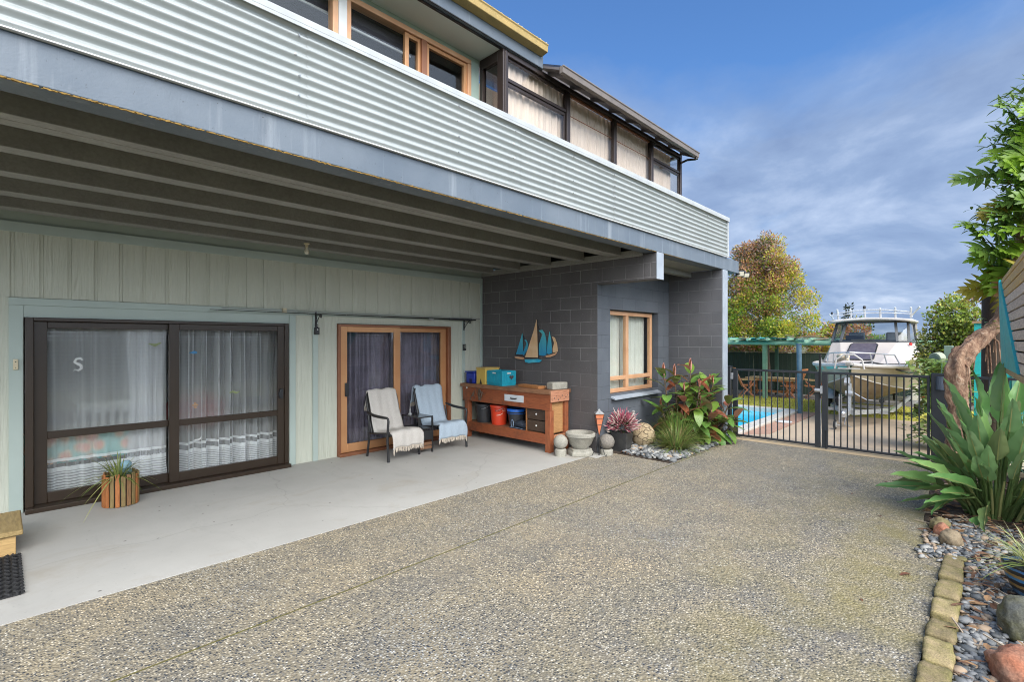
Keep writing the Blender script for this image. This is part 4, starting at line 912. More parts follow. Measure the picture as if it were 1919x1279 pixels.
throw((4.05,6.30,.004), 0, weave('grey_woven_throw', (.50,.47,.43), (.58,.55,.51)), 'pale grey woven throw with cream fringe over the left place of the double seat', 1.0, .50, .02)
throw((4.92,6.34,.004), R(-3), weave('blue_woven_throw', (.34,.42,.50), (.42,.50,.58)), 'pale blue woven throw with cream fringe over the right place of the double seat', 5.0, .52, .02)
b = MB(); b.lathe([(0,0),(.035,0),(.03,.01),(.012,.03),(.010,.05),(.016,.07),(.006,.085),(.004,.13),(0,.135)], n=14); single('candle_holder', b, M['steel'], 'small grey pointed ornament on the table of the double seat', 'ornament', (4.44,6.50,.557))

# ------------------------------------------------------------------ planter, step, mat at the left
t = thing('planter', 'round planter of orange and brown timber slats in front of the brown door', 'planter', (.875,6.50,.004))
slm = [wood('planter_slat_orange', (.46,.17,.05), (.36,.12,.035), 'Z', 6, .6), wood('planter_slat_brown', (.30,.16,.07), (.20,.10,.045), 'Z', 6, .6), wood('planter_slat_olive', (.28,.20,.08), (.20,.13,.05), 'Z', 6, .6)]
for k in range(20):
    a = 2*math.pi*k/20; b = MB(); b.obox((.148*math.cos(a), .148*math.sin(a), .16+.006*(k%3)), (.013,.036,.31+.012*(k%3)), (0,0,a))
    part('slat', b, slm[rnd.choice((0,0,1,2)) if k % 20 in range(10, 20) else 1], t, bevel=.003)
b = MB(); b.lathe([(0,.01),(.13,.01),(.139,.29),(.13,.29),(.0,.27)], n=24); part('liner', b, pm('dark_liner', (.02,.018,.016)), t)
SPG = [leafmat('spider_leaf_green', (.09,.15,.03), (.14,.20,.05)), leafmat('spider_leaf_cream', (.42,.42,.16), (.34,.38,.12)), leafmat('spider_leaf_pale', (.24,.28,.08), (.2,.24,.06))]
def tuft(n, h, spread, w, seed, mats, droop=1.0, z0=0, r0=.04):
    rr = random.Random(seed); b = MB()
    for k in range(n):
        a = rr.uniform(0, 6.283); tilt = rr.uniform(.1, 1)*spread; L_ = h*rr.uniform(.65, 1.15)
        b.k = rr.randrange(len(mats)); d = (math.cos(a)*tilt, math.sin(a)*tilt, 1)
        b.leaf((r0*math.cos(a)*rr.random(), r0*math.sin(a)*rr.random(), z0), d, (-math.cos(a), -math.sin(a), tilt), L_, w*rr.uniform(.7,1.3), -(-droop)*rr.uniform(.4,1.1)*tilt, .3, 6, lambda t: min(1, t*6)*(1-t)**.6*1.0+.02)
    return b
t = thing('spider_plant', 'spider plant with yellow green striped leaves growing in the slatted planter', 'plant', (.86,6.49,.285))
part('leaves', tuft(95, .27, 1.5, .016, 3, SPG, 1.3, 0, .07), SPG, t, smooth=60)
b = MB(); b.lathe([(0,0),(.04,0),(.055,.03),(.05,.07),(.03,.085),(.045,.10),(.05,.14),(.03,.17),(0,.172)], n=16); single('garden_ornament', b, pm('pale_blue_glaze', (.30,.47,.55), (.22,.38,.46), 12, .25), 'pale blue glazed ornament standing in the slatted planter', 'ornament', (.925,6.55,.27))
t = thing('timber_step', 'pine timber step at the left edge of the patio', 'step', (-.55,5.9,.004))
M['pine'] = wood('weathered_pine', (.42,.30,.13), (.30,.20,.075), 'Y', 3.5, .6, .5); M['pinef'] = wood('fresh_pine_edge', (.60,.40,.17), (.50,.31,.12), 'X', 4, .6)
b = MB(); b.box(-.7,.68,-.372,.30,.155,.195); part('tread', b, M['pine'], t, bevel=.008)
b = MB(); b.box(-.7,.64,-.345,-.30,.004,.154); part('riser', b, M['pinef'], t, bevel=.005)
b = MB(); b.box(.60,.64,-.299,.27,.004,.154); part('side', b, M['pinef'], t, bevel=.005)
# rubber mat of looped strips
b = MB(); b.box(-.8,.64,-.44,.44,0,.008)
for i in range(22):
    x = .62 - i*.042
    pts = [(x+.012*math.sin(j*1.55+ (i%2)*1.5), -.44+.88*j/44, .014) for j in range(45)]
    b.tube(pts, .009, 5)
for j in range(15): b.tube([(.64+.014*math.sin(a), -.42+j*.06+.02*math.cos(a), .012) for a in (0,.8,1.6,2.4,3.14)], .006, 5)
single('door_mat', b, M['rubber'], 'black looped rubber mat in front of the pine step', 'mat', (-.54,5.09,.005))

# ------------------------------------------------------------------ stones, bird bath, torch and pots beside the bench
def stone_ball(loc, r, label, m, pr, ph, seed):
    t = thing('stone_ball', label, 'stone ball', loc, 0, 'stone balls on short plinths')
    b = MB(); b.lathe([(0,0),(pr,0),(pr,ph*.85),(pr*.85,ph),(0,ph)], n=24); part('plinth', b, M['stone'], t)
    b = MB(); b.rock((0,0,ph+r*.94), r, 4, .03, 2, seed); part('ball', b, m, t, smooth=80)
stone_ball((5.75,4.56,.004), .105, 'pale smooth stone ball on a plinth at the foot of the workbench', M['stone'], .085, .11, 1)
stone_ball((6.31,4.13,.0), .115, 'brown speckled stone ball on a plinth behind the copper torch', M['stoned'], .095, .085, 2)
t = thing('bird_bath', 'low stone bowl bird bath on a hexagonal slab in front of the dark wall', 'bird bath', (6.02,4.40,.004))
b = MB(); b.lathe([(0,0),(.20,0),(.20,.05),(.175,.065),(.175,.10),(.0,.10)], n=6); part('base', b, M['stone'], t, smooth=0, bevel=.01)
b = MB(); b.lathe([(0,.101),(.11,.103),(.165,.17),(.205,.27),(.222,.285),(.222,.325),(.212,.335),(.185,.33),(.16,.26),(.09,.20),(0,.19)], n=36); part('bowl', b, M['stone'], t)
t = thing('garden_torch', 'copper cone garden torch lantern on a thin black stand', 'garden torch', (6.17,4.17,.0))
M['cone'] = pm('copper_orange_glass', (.62,.22,.11), (.55,.17,.08), 6, .35)
b = MB(); b.lathe([(.004,.30),(.038,.42),(.080,.60),(.086,.62)], n=4); part('cone', b, M['cone'], t, smooth=0)
b = MB(); b.lathe([(.092,.62),(.092,.632),(.06,.65),(.02,.672),(.018,.69),(0,.692)], n=4); part('cap', b, M['steel'], t, smooth=0)
b = MB(); b.tube([(0,0,0),(0,0,.31)], .009, 8)
for k in range(4):
    a = math.pi/2*k; ca, sa = math.cos(a), math.sin(a)
    b.tube([(.005*ca,.005*sa,.30),(.042*ca,.042*sa,.43),(.090*ca,.090*sa,.62)], .004, 5)
for z, r in ((.46,.05),(.55,.072),(.62,.092)): b.tube([(r*math.cos(math.pi/2*k), r*math.sin(math.pi/2*k), z) for k in range(5)], .004, 5)
for k in range(3):
    a = 2.1*k+.5; ca, sa = math.cos(a), math.sin(a)
    b.tube([(.012*ca,.012*sa,.27),(.05*ca,.05*sa,.15),(.10*ca,.10*sa,.03),(.12*ca,.12*sa,.006),(.135*ca,.135*sa,.02),(.125*ca,.125*sa,.035)], .005, 6)
b.tube([(.07,0,.61),(.11,.0,.60),(.125,0,.63),(.105,0,.645)], .004, 5); b.tube([(-.07,0,.61),(-.11,.0,.60),(-.125,0,.63),(-.105,0,.645)], .004, 5)
part('stand', b, M['iron'], t)
t = thing('plant_pot', 'square dark grey pot holding the pink heather', 'plant pot', (6.685,4.10,.0), R(8))
b = MB()
b.add([(-.105,-.105,0),(.105,-.105,0),(.105,.105,0),(-.105,.105,0),(-.135,-.135,.30),(.135,-.135,.30),(.135,.135,.30),(-.135,.135,.30),(-.115,-.115,.30),(.115,-.115,.30),(.115,.115,.30),(-.115,.115,.30),(-.11,-.11,.26),(.11,-.11,.26),(.11,.11,.26),(-.11,.11,.26)],
      [(3,2,1,0),(0,1,5,4),(1,2,6,5),(2,3,7,6),(3,0,4,7),(4,5,9,8),(5,6,10,9),(6,7,11,10),(7,4,8,11),(8,9,13,12),(9,10,14,13),(10,11,15,14),(11,8,12,15),(12,13,14,15)])
part('pot', b, pm('dark_glazed_pot', (.035,.035,.036), (.06,.06,.058), 8, .4, fine=.3), t, smooth=0, bevel=.006)
rr = random.Random(5); hm = [pm('heather_pink', (.46,.13,.17), (.36,.08,.12), 30, .8), pm('heather_white', (.66,.55,.48), (.6,.48,.42), 30, .8), pm('heather_deep', (.20,.045,.07), (.15,.03,.05), 30, .8), leafmat('heather_green', (.05,.08,.03), (.07,.10,.04))]
t = thing('heather', 'pink and white flowering heather bush growing in the square dark pot', 'flowering shrub', (6.685,4.10,.26))
b = MB()
for k in range(620):
    th = rr.uniform(0, 6.283); ph = math.acos(rr.uniform(-.25,1)); d = Vector((math.sin(ph)*math.cos(th), math.sin(ph)*math.sin(th), math.cos(ph)*.95+.12))
    L_ = rr.uniform(.19,.27)*(1 if rr.random() < .8 else 1.2); q = Vector((0,0,.10)) + d*L_; p = q - d*rr.uniform(.04,.10) + Vector((rr.uniform(-.01,.01),)*3)
    b.k = 3; b.tube([p-d*.05, p], .0016, 3, False)
    b.k = rr.choice((0,0,1,1,2,0)); b.tube([p, (p+q)/2, q], [.0035,.0055,.0025], 4)
for k in range(250):
    b.k = rr.choice((3,2)); d = Vector((rr.gauss(0,1), rr.gauss(0,1), rr.gauss(.3,1))).normalized(); b.dia(Vector((0,0,.10))+d*rr.uniform(.05,.17), d, (rr.random(),rr.random(),1), .05, .02)
part('sprigs', b, hm, t, smooth=0)
b = MB()
for k, (rx, z) in enumerate(((.055,.36),(.05,.395),(.05,.425),(.045,.453),(.042,.48),(.045,.507),(.038,.532),(.032,.553))): b.rock((rnd.uniform(-.006,.006), 0, z-.36+.018), (rx, rx*.8, .016), 2, .08, 1.5, k)
for s in range(7): b.rock((0,0,-.02-.045*s), (.06,.05,.026), 2, .08, 1.5, 20+s)
single('stacked_stones', b, pm('grey_flat_stone', (.30,.30,.29), (.22,.22,.21), 9, .8), 'stack of flat grey stones behind the pink heather', 'stone stack', (7.07,4.13,.36))
m, N, L, bb = nmat('carved_sandstone'); bb.inputs['Roughness'].default_value = .9; vec = coords(N, L)
v = N.new('ShaderNodeTexVoronoi'); v.feature = 'DISTANCE_TO_EDGE'; v.inputs['Scale'].default_value = 6
ns_ = N.new('ShaderNodeTexNoise'); ns_.inputs['Scale'].default_value = 5; L.new(vec, ns_.inputs['Vector']); va_ = N.new('ShaderNodeVectorMath'); va_.operation = 'MULTIPLY_ADD'; L.new(ns_.outputs['Color'], va_.inputs[0]); va_.inputs[1].default_value = (.28,.28,.28); L.new(vec, va_.inputs[2]); L.new(va_.outputs[0], v.inputs['Vector'])
e_ = rmp(N, L, v.outputs['Distance'], [(.0, 1.0), (.05, 0.0)])
L.new(mix(N, L, mth(N, L, 'MULTIPLY', e_, .75), rmp(N, L, noi(N, L, vec, 9, 6), [(.35, (.46,.36,.22)), (.65, (.36,.27,.16))]), (.12,.085,.05)), bb.inputs['Base Color']); bmp(N, L, bb, mth(N, L, 'SUBTRACT', noi(N, L, vec, 50, 4), e_), .9, .02)
b = MB(); b.rock((0,0,.185),(.195,.19,.20),4,.07,1.4,3); single('carved_boulder', b, m, 'round tan boulder with deep carved lines beside the heather pot', 'boulder', (7.17,4.0,.0), smooth=80)
# ------------------------------------------------------------------ planting bed by the window
PEB = [pm('pebble_grey', (.23,.235,.235), (.16,.165,.165), 14, .65), pm('pebble_dark', (.11,.12,.125), (.08,.085,.088), 14, .6), pm('pebble_pale', (.42,.41,.38), (.32,.315,.29), 14, .7), pm('pebble_tan', (.44,.33,.23), (.33,.24,.16), 14, .7)]
def pebbles(name, n, fn, r0, r1, seed, wts=(5,4,2,1), sub=1):
    rr = random.Random(seed); b = MB(); base = []
    for s in range(14):
        q = MB(); q.rock((0,0,0), 1, sub, .16, 1.3, s); base.append(q)
    for k in range(n):
        p = fn(rr)
        if p is None: continue
        q = base[k % 14]; r = rr.uniform(r0, r1)*(1 if rr.random() < .85 else 1.5); e = Euler((rr.uniform(-.35,.35), rr.uniform(-.35,.35), rr.uniform(0,6.3))).to_matrix() @ Matrix.Diagonal((r*1.35, r*.95, r*.55))
        b.k = rr.choices((0,1,2,3), wts)[0]
        b.add([Vector(p) + e @ Vector(v) for v in q.v], q.f)
    return struct(name, b, PEB, 80, 'stuff')
b = MB(); b.prism([(6.46,3.20),(8.79,3.20),(8.79,3.30),(8.6,3.30),(8.6,4.28),(6.46,4.28)], lambda u, v, s: (u, v, -.1 if s == 0 else .008)); struct('garden_soil', b, M['soil'])
def bedp(r):
    x = r.uniform(6.52, 8.75); y = r.uniform(3.2, 4.2 if x < 8.58 else 3.29)
    if x < 6.95 and y > 3.98: return None
    return (x, y, .012 + .03*r.random())
pebbles('pebbles', 2100, bedp, .022, .040, 4, (6,3,3,.6))
RUB = [leafmat('rubber_leaf', (.09,.20,.04), (.14,.27,.055), (.28,.27,.13), 6, .3, .12), leafmat('rubber_leaf_bright', (.15,.27,.04), (.20,.32,.06), (.18,.2,.06), 6, .3, .2), leafmat('rubber_leaf_bronze', (.34,.10,.05), (.24,.09,.045), (.50,.22,.17), 6, .3, .2), pm('rubber_stem', (.14,.09,.06), (.09,.06,.04), 9, .7)]
t = thing('rubber_plant', 'rubber plant with large glossy green and bronze leaves against the block wall', 'plant', (8.02,3.72,.0))
rr = random.Random(22); off = Vector((8.02,3.72,0)); b = MB(); bs = MB(); 
stems = [((7.72,3.93,1.12),(-.10,.06)),((7.60,3.92,.62),(-.2,.02)),((8.06,3.62,1.20),(0,0)),((8.30,3.42,.78),(.1,-.1)),((8.52,3.16,.66),(.25,-.3)),((7.98,3.42,.72),(.0,-.2)),((8.22,3.60,.90),(.1,0)),((8.38,3.18,.36),(.2,-.35)),((7.82,3.62,.88),(-.05,0)),((8.10,3.30,.40),(.0,-.3)),((7.90,3.40,.95),(-.05,-.1)),((8.20,3.30,1.0),(.1,-.15)),((7.74,3.62,.45),(-.25,-.15)),((8.45,3.45,1.0),(.15,-.1)),((8.0,3.25,.55),(-.1,-.3)),((8.50,3.05,.40),(.3,-.3)),((7.85,3.8,1.1),(-.1,0)),((8.36,3.85,.85),(.1,.1))]
for (tx, ty, tz), lean in stems:
    top = Vector((tx,ty,tz)) - off; root = Vector((top.x*.35, top.y*.35, 0)); mid = (root+top)/2 + Vector((lean[0]*.3, lean[1]*.3, 0))
    bs.tube([root, mid, top], [.018,.014,.009], 7)
    n = 12 if tz > .5 else 9; a = rr.uniform(0,6)
    for k in range(n):
        f = .35 + .65*k/(n-1); p = (root*(1-f)**2 + mid*2*f*(1-f) + top*f*f); a += 2.4
        upw = rr.uniform(-.8,.15) if k < n*.55 else rr.uniform(.3,1.3); d = Vector((math.cos(a), math.sin(a), upw)) + Vector((lean[0], lean[1], 0))
        if (top + d*.25 + off).y > 4.22: d.y = -abs(d.y)
        d.normalize(); up = Vector((0,0,1)) if d.z < .8 else Vector((-math.cos(a), -math.sin(a), .2))
        b.k = rr.choices((0,1,2), (5,3.4,2.0))[0]
        bs.tube([p, p + d*.05], .005, 5, False)
        b.leaf(p + d*.04, d, up, rr.uniform(.24,.36), rr.uniform(.12,.165), rr.uniform(.05,.55), .28, 7, lambda t: math.sin(math.pi*min(1,.06+.94*t))**.65)
    b.k = 2
    for s in (-.4,.5): b.leaf(top, (s*.4, s*.3, 1.4), (s, .3, .2), .22 if tz > 1 else .14, .055 if tz > 1 else .035, .02, .7, 6)
part('leaves', b, RUB[:3], t, smooth=70); part('stem', bs, RUB[3], t)
GRS = [leafmat('sedge_green', (.24,.34,.08), (.31,.41,.11)), leafmat('sedge_dark', (.13,.21,.06), (.17,.25,.075)), leafmat('sedge_straw', (.34,.28,.12), (.28,.24,.10))]
def sedge(loc, n, h, spread, seed, label):
    t = thing('sedge_clump', label, 'grass clump', loc, 0, 'green sedge clumps in the pebble bed')
    part('blades', tuft(n, h, spread, .015, seed, GRS, .75, 0, .10), GRS, t, smooth=60)
sedge((7.66,3.64,.01), 800, .60, 1.05, 31, 'large soft green sedge clump under the rubber plant')
sedge((7.22,3.48,.01), 560, .40, 1.2, 32, 'smaller yellow green sedge clump at the driveway corner of the pebble bed')
b = MB()
for k in range(30):
    b.k = 0; a = rnd.uniform(0,6.3); b.leaf((rnd.uniform(-.14,.14), rnd.uniform(-.10,.10), rnd.uniform(.0,.03)), (math.cos(a), math.sin(a), .1), (0,0,1), .09, .035, .1, .3, 4)
single('leaf_litter', b, leafmat('brown_dead_leaf', (.26,.11,.045), (.18,.08,.035)), 'brown dead leaves lying in front of the square heather pot', 'dead leaves', (6.62,3.9,.006), smooth=60)

# ------------------------------------------------------------------ floodlight on the fascia
t = thing('floodlight', 'black twin floodlight on the end of the balcony fascia', 'floodlight', (9.365,3.33,2.96))
b = MB(); b.obox((.03,0,-.02),(.05,.05,.05)); hl = MB(); E_ = (0,-.35,.55); MX_ = Euler(E_).to_matrix()
for c, d in (((.085,-.02,-.02),(.05,.15,.105)),((.16,-.10,-.045),(.05,.12,.09))):
    b.obox(c, d, E_); q = Vector(c) + MX_ @ Vector((-.0275,0,0)); hl.obox(q, (.004, d[1]*.8, d[2]*.75), E_)
b.bar((.03,0,-.03),(.16,-.08,-.04),.02,.02)
part('housing', b, M['black'], t, bevel=.006)
part('lens', hl, pm('floodlight_lens', (.75,.70,.55), (.68,.64,.52), 5, .3), t)

# ------------------------------------------------------------------ gates
GX = 9.03
def gate(y1, y0, label, bars, latch, hinge_side, stw1, stw2):
    t = thing('gate', label, 'gate', (GX, y1, .0), 0, 'black tubular driveway gates'); W = y1-y0
    b = MB(); b.box(-.02,.02,-W,0,1.178,1.214); part('rail', b, M['gate'], t, bevel=.004); b = MB(); b.box(-.018,.018,-W+stw2,-stw1,.028,.062); part('rail', b, M['gate'], t, bevel=.004)
    b = MB(); b.box(-.025,.025,-stw1,-.001,.018,1.1775); part('stile', b, M['gate'], t, bevel=.004); b = MB(); b.box(-.025,.025,-W+.001,-W+stw2,.018,1.1775); part('stile', b, M['gate'], t, bevel=.004)
    for k in range(bars):
        y = -stw1 - (W-stw1-stw2)*(k+1)/(bars+1); z1 = .86 if (hinge_side and k == 0) else 1.1775
        b = MB(); b.cyl((0,y,.0625),(0,y,z1),.0095,n=8); part('bar', b, M['gate'], t)
    return t
t = gate(3.285, 1.935, 'left black gate leaf with a raised pool latch beside the swimming pool', 12, True, True, .085, .075)
b = MB(); b.cyl((-.03,-1.35,.80),(-.03,-1.35,1.46),.017,n=10); b.cyl((-.03,-1.35,1.46),(-.03,-1.35,1.49),.022,n=10); part('latch_rod', b, M['black'], t)
b = MB(); b.cyl((-.04,-1.28,.92),(-.04,-1.36,.92),.034,n=12); b.obox((-.04,-1.37,.93),(.035,.03,.12)); part('latch', b, M['steel'], t)
b = MB(); b.tube([(-.012,-1.355,.1),(-.012,-1.355,.9)], .005, 6); part('drop_rod', b, M['steel'], t)
b = MB(); b.obox((-.028,.012,1.08),(.02,.055,.11)); part('hinge', b, M['steel'], t, bevel=.003); b = MB(); b.obox((-.028,.012,.2),(.02,.055,.11)); part('hinge', b, M['steel'], t, bevel=.003)
t = gate(1.915, .61, 'right black gate leaf in front of the parked boat', 13, False, False, .08, .03)
b = MB(); b.cyl((-.03,-.06,-.0),(-.03,-.06,.3),.008,n=8); part('drop_bolt', b, M['gate'], t)
t = thing('gate_post', 'black square hinge post against the block wall end', 'gate post', (GX,3.355,0)); part('post', MB().box(-.04,.04,-.045,.045,-.1,1.24), M['gate'], t, bevel=.006); part('cap', MB().box(-.045,.045,-.05,.05,1.241,1.252), M['gate'], t, bevel=.003)
t = thing('gate_post', 'wide black gate post with a grey lock cylinder beside the gnarled trunk', 'gate post', (GX,.48,0))
part('post', MB().box(-.05,.05,-.10,.115,-.1,1.25), M['gate'], t, bevel=.006)
b = MB(); b.cyl((-.055,.02,1.03),(-.055,.02,1.21),.045,n=16); part('lock', b, pm('grey_lock', (.08,.10,.14), (.06,.08,.11), 6, .35), t)
t = thing('fence_panel', 'short black bar fence panel behind the gnarled trunk', 'fence', (GX,.375,0))
part('rail', MB().box(-.02,.02,-1.2,0,1.19,1.225), M['gate'], t); part('rail', MB().box(-.02,.02,-1.2,0,.03,.065), M['gate'], t)
for k in range(12): b = MB(); b.cyl((0,-.09-.09*k,.066),(0,-.09-.09*k,1.1895),.0095,n=8); part('bar', b, M['gate'], t)

# ------------------------------------------------------------------ pool, pergola, furniture
m, N, L, bb = nmat('pool_water'); bb.inputs['Base Color'].default_value = (.02,.58,.85,1); bb.inputs['Roughness'].default_value = .12; bb.inputs['IOR'].default_value = 1.2
L.new(rmp(N, L, noi(N, L, coords(N, L), .6, 5), [(.35, (.015,.56,.84)), (.65, (.05,.66,.90))]), bb.inputs['Base Color'])
bmp(N, L, bb, noi(N, L, coords(N, L, (1,2,1)), 5, 4), .12, .03)
b = MB(); b.box(10.5,15.10,4.05,9.5,YZ-.6,YZ-.07); struct('water', b, m)
cp = [(10.2,3.76),(15.40,3.76),(15.40,9.8),(10.2,9.8)]
b = MB(); b.box(10.2,15.40,3.76,4.05,YZ-.5,YZ+.05); b.box(15.10,15.40,4.051,9.8,YZ-.5,YZ+.049); b.box(10.2,10.5,4.051,9.8,YZ-.5,YZ+.049); b.box(10.5,15.1,9.5,9.8,YZ-.5,YZ+.048)
single('swimming_pool', b, pm('white_coping', (.66,.62,.55), (.56,.53,.47), 5, .7, bump=.1, fine=.15), 'white coping of the bright blue swimming pool behind the left gate', 'pool', (0,0,0), bevel=.01)
b = MB(); b.lathe([(0,0),(.17,0),(.18,.012),(.16,.025),(0,.028)], n=24); single('skimmer_lid', b, M['white'], 'round white pool skimmer lid on the brick strip', 'lid', (13.05,3.56,YZ+.006))
PG = thing('pergola', 'green timber pergola with torn teal shade cloth over the outdoor table', 'pergola', (18,5.5,YZ))
M['pgreen'] = pm('faded_green_paint', (.17,.33,.22), (.25,.42,.30), 5, .7, fine=.2); M['pblue'] = pm('blue_grey_post', (.05,.10,.14), (.09,.16,.21), 6, .5)
def pw(b): 
    b.v = [(x-18, y-5.5, z-YZ) for x, y, z in b.v]; return b
b = MB(); b.box(17.95,18.08,5.43,5.56,YZ,1.62); part('post', pw(b), M['pgreen'], PG, bevel=.008)
b = MB(); b.tube([(14.90,3.70,1.63),(14.93,3.67,YZ)], .062, 14); part('post', pw(b), M['pblue'], PG, label='blue grey steel post')
b = MB(); b.box(19.6,19.7,5.55,5.65,YZ,1.60); part('post', pw(b), pm('dark_green_post', (.03,.08,.055), (.04,.1,.07)), PG)
b = MB(); b.box(19.6,19.7,.4,.5,YZ,1.60); part('post', pw(b), M['pgreen'], PG)
for (p, q, r) in (((16.2,3.2,1.64),(16.2,9.5,1.645),.07),((18.0,-.2,1.64),(18.0,10.5,1.645),.075),((14.6,3.45,1.70),(20.0,5.6,1.71),.05)):
    b = MB(); b.tube([p, ((p[0]+q[0])/2, (p[1]+q[1])/2, p[2]+.015), q], r, 12); part('beam', pw(b), M['pgreen'], PG)
for k in range(10):
    y = 3.6 + k*.55; b = MB(); b.tube([(15.6,y,1.745),(19.9,y+.1,1.755)], .042, 8); part('rafter', pw(b), M['pgreen'], PG)
b = MB(); rr = random.Random(4)
for k in range(34):
    x = rr.uniform(15.6,18.6); y = rr.uniform(3.6,9); w = rr.uniform(.15,.5)
    b.grid(lambda u, v: (x + .5*u, y + w*2*v, 1.80 + .05*noise.noise(Vector((x+u, y+v*3, k))) - .05*v*(k%3)), 3, 5)
part('shade_cloth', pw(b), pm('teal_shade_cloth', (.02,.28,.28), (.05,.36,.34), 6, .8), PG, smooth=70)
b = MB()
for k in range(30):
    p = Vector((rr.uniform(15.7,18.2), rr.uniform(3.7,8.6), 1.77)); pts = [p]
    for j in range(4): p = p + Vector((rr.uniform(-.3,.3), rr.uniform(-.5,.5), rr.uniform(-.04,.05))); pts.append(p)
    b.tube(pts, .014, 5)
part('vine', pw(b), pm('dry_vine', (.26,.20,.12), (.18,.13,.08)), PG)
t = thing('outdoor_table', 'pale timber outdoor table under the green pergola', 'table', (19.1,5.62,YZ), R(0))
M['teak'] = wood('pale_teak', (.46,.33,.17), (.38,.26,.12), 'Y', 5, .7); M['teakr'] = wood('orange_teak', (.62,.25,.09), (.52,.19,.065), 'Z', 5, .6); M['teakl'] = wood('pinkish_teak', (.50,.22,.13), (.42,.16,.09), 'Z', 5, .6)
b = MB()
for k in range(7): b.box(-.42+.12*k,-.31+.12*k,-.75,.75,.62,.655)
part('top', b, M['teak'], t, bevel=.004); b = MB(); b.box(-.38,.38,-.70,.70,.54,.619); part('apron', b, M['teakr'], t)
for x in (-.32,.28):
    for y in (-.62,.56): part('leg', MB().box(x,x+.06,y,y+.06,0,.539), M['teakr'], t)
b = MB(); b.box(-.03,.03,-.56,.56,.12,.20); part('stretcher', b, M['teakr'], t)
def yard_chair():
    t = thing('deck_chair', 'orange teak folding chair left of the outdoor table', 'chair', (18.25,6.15,YZ), R(28), 'teak folding chairs under the pergola')
    for s in (-1, 1):
        x = .25*s
        b = MB(); b.bar((x,.24,.0),(x,-.20,.55),.04,.03); part('leg', b, M['teakl'], t)
        b = MB(); b.bar((x*.92,-.22,.0),(x*.92,.20,.44),.04,.03); part('leg', b, M['teakl'], t)
        b = MB(); b.bar((x*1.04,.22,.60),(x*1.04,-.28,.62),.055,.03); part('arm', b, M['teak'], t)
        b = MB(); b.bar((x*.9,.14,.34),(x*.9,.42,1.0),.04,.03); part('back_frame', b, M['teakl'], t)
    b = MB()
    for k in range(6): x = -.185+.074*k; b.bar((x,.16,.38),(x,.415,.965),.052,.018)
    part('backrest', b, M['teakr'], t)
    b = MB(); b.bar((-.24,.42,.985),(.24,.42,.985),.03,.05); b.bar((-.22,.15,.36),(.22,.15,.36),.03,.04); part('back_rail', b, M['teakr'], t)
    b = MB()
    for k in range(6): b.box(-.24,.24,-.26+.075*k,-.20+.075*k,.395,.415)
    part('seat', b, M['teakr'], t); return t
dc = yard_chair()
for lab, x, y, rz in (('orange teak folding chair right of the blue grey pergola post', 18.75, 4.88, 172), ('orange teak folding chair half hidden by the gate post near the boat', 19.3, 4.35, 200)):
    c = copy_tree(dc); c['label'] = lab; c.location = (x, y, YZ); c.rotation_euler = (0,0,R(rz))
# fences and back planting
M['fence'] = wood('dark_green_paling', (.020,.040,.028), (.032,.055,.038), 'Z', 4, .8)
t = thing('paling_fence', 'dark green paling fence behind the pergola and boat', 'fence', (20.4,5,YZ))
b = MB()
for k in range(118): b.box(rnd.uniform(-.006,.006),.02+rnd.uniform(-.006,.006),-9+.15*k,-9+.15*k+.144,-.1,1.50+rnd.uniform(-.012,.012))
part('palings', b, M['fence'], t)
b = MB(); b.box(-.03,.04,-9,8.7,1.515,1.545); part('capping', b, pm('weathered_capping', (.22,.20,.15), (.16,.15,.11)), t)
def crown(b, clumps, n, L0, L1, seed, pick, W=.5, up=.3):
    rr = random.Random(seed); ws = [c[3]**2 if not isinstance(c[3], tuple) else c[3][0]**2 for c in clumps]
    kb = [pick(rr, Vector(c[:3]), 1) for c in clumps]; ix = list(range(len(clumps)))
    for k in range(n):
        ci = rr.choices(ix, ws)[0]; cx, cy, cz, r = clumps[ci]
        r3 = r if isinstance(r, tuple) else (r, r, r)
        d = Vector((rr.gauss(0,1), rr.gauss(0,1), rr.gauss(0,1))).normalized(); q = rr.uniform(.45,1.05)
        p = Vector((cx+d.x*r3[0]*q, cy+d.y*r3[1]*q, cz+d.z*r3[2]*q))
        e = (d + Vector((rr.gauss(0,.7), rr.gauss(0,.7), rr.gauss(up,.7)))).normalized()
        b.k = kb[ci] if rr.random() < .55 else pick(rr, p, q); b.dia(p, e, (rr.gauss(0,1), rr.gauss(0,1), rr.gauss(.6,1)), rr.uniform(L0, L1), rr.uniform(L0, L1)*W)
    return b
TG = [leafmat('tree_leaf_green', (.20,.33,.035), (.28,.40,.05), trans=.4), leafmat('tree_leaf_dark', (.065,.095,.025), (.09,.12,.03)), leafmat('tree_leaf_yellow', (.60,.52,.06), (.50,.47,.06), trans=.4), leafmat('tree_leaf_rust', (.56,.27,.13), (.45,.22,.11), trans=.35), leafmat('tree_twig_brown', (.40,.29,.23), (.30,.22,.18))]
def tree_pick(rr, p, q):
    t = (p.z - 1.8)/4.2 + rr.gauss(0,.16)
    if t > .58: return rr.choices((0,2,3,4,1), (.7,1.3,3.8,3.4,.5))[0]
    if t > .32: return rr.choices((0,2,3,4,1), (1.8,3.2,2.2,1.4,.7))[0]
    return rr.choices((0,2,3,1), (4,3.6,.5,1.2))[0]
t = thing('autumn_tree', 'tall rounded tree turning rust and yellow above the pergola', 'tree', (19.75,5.95,YZ))
b = MB(); b.tube([(0,0,0),(.04,.0,.8),(-.03,.03,1.6),(0,0,2.3),(.1,.1,3.2),(.05,.0,4.6)], [.13,.11,.105,.12,.09,.03], 10)
rr = random.Random(8)
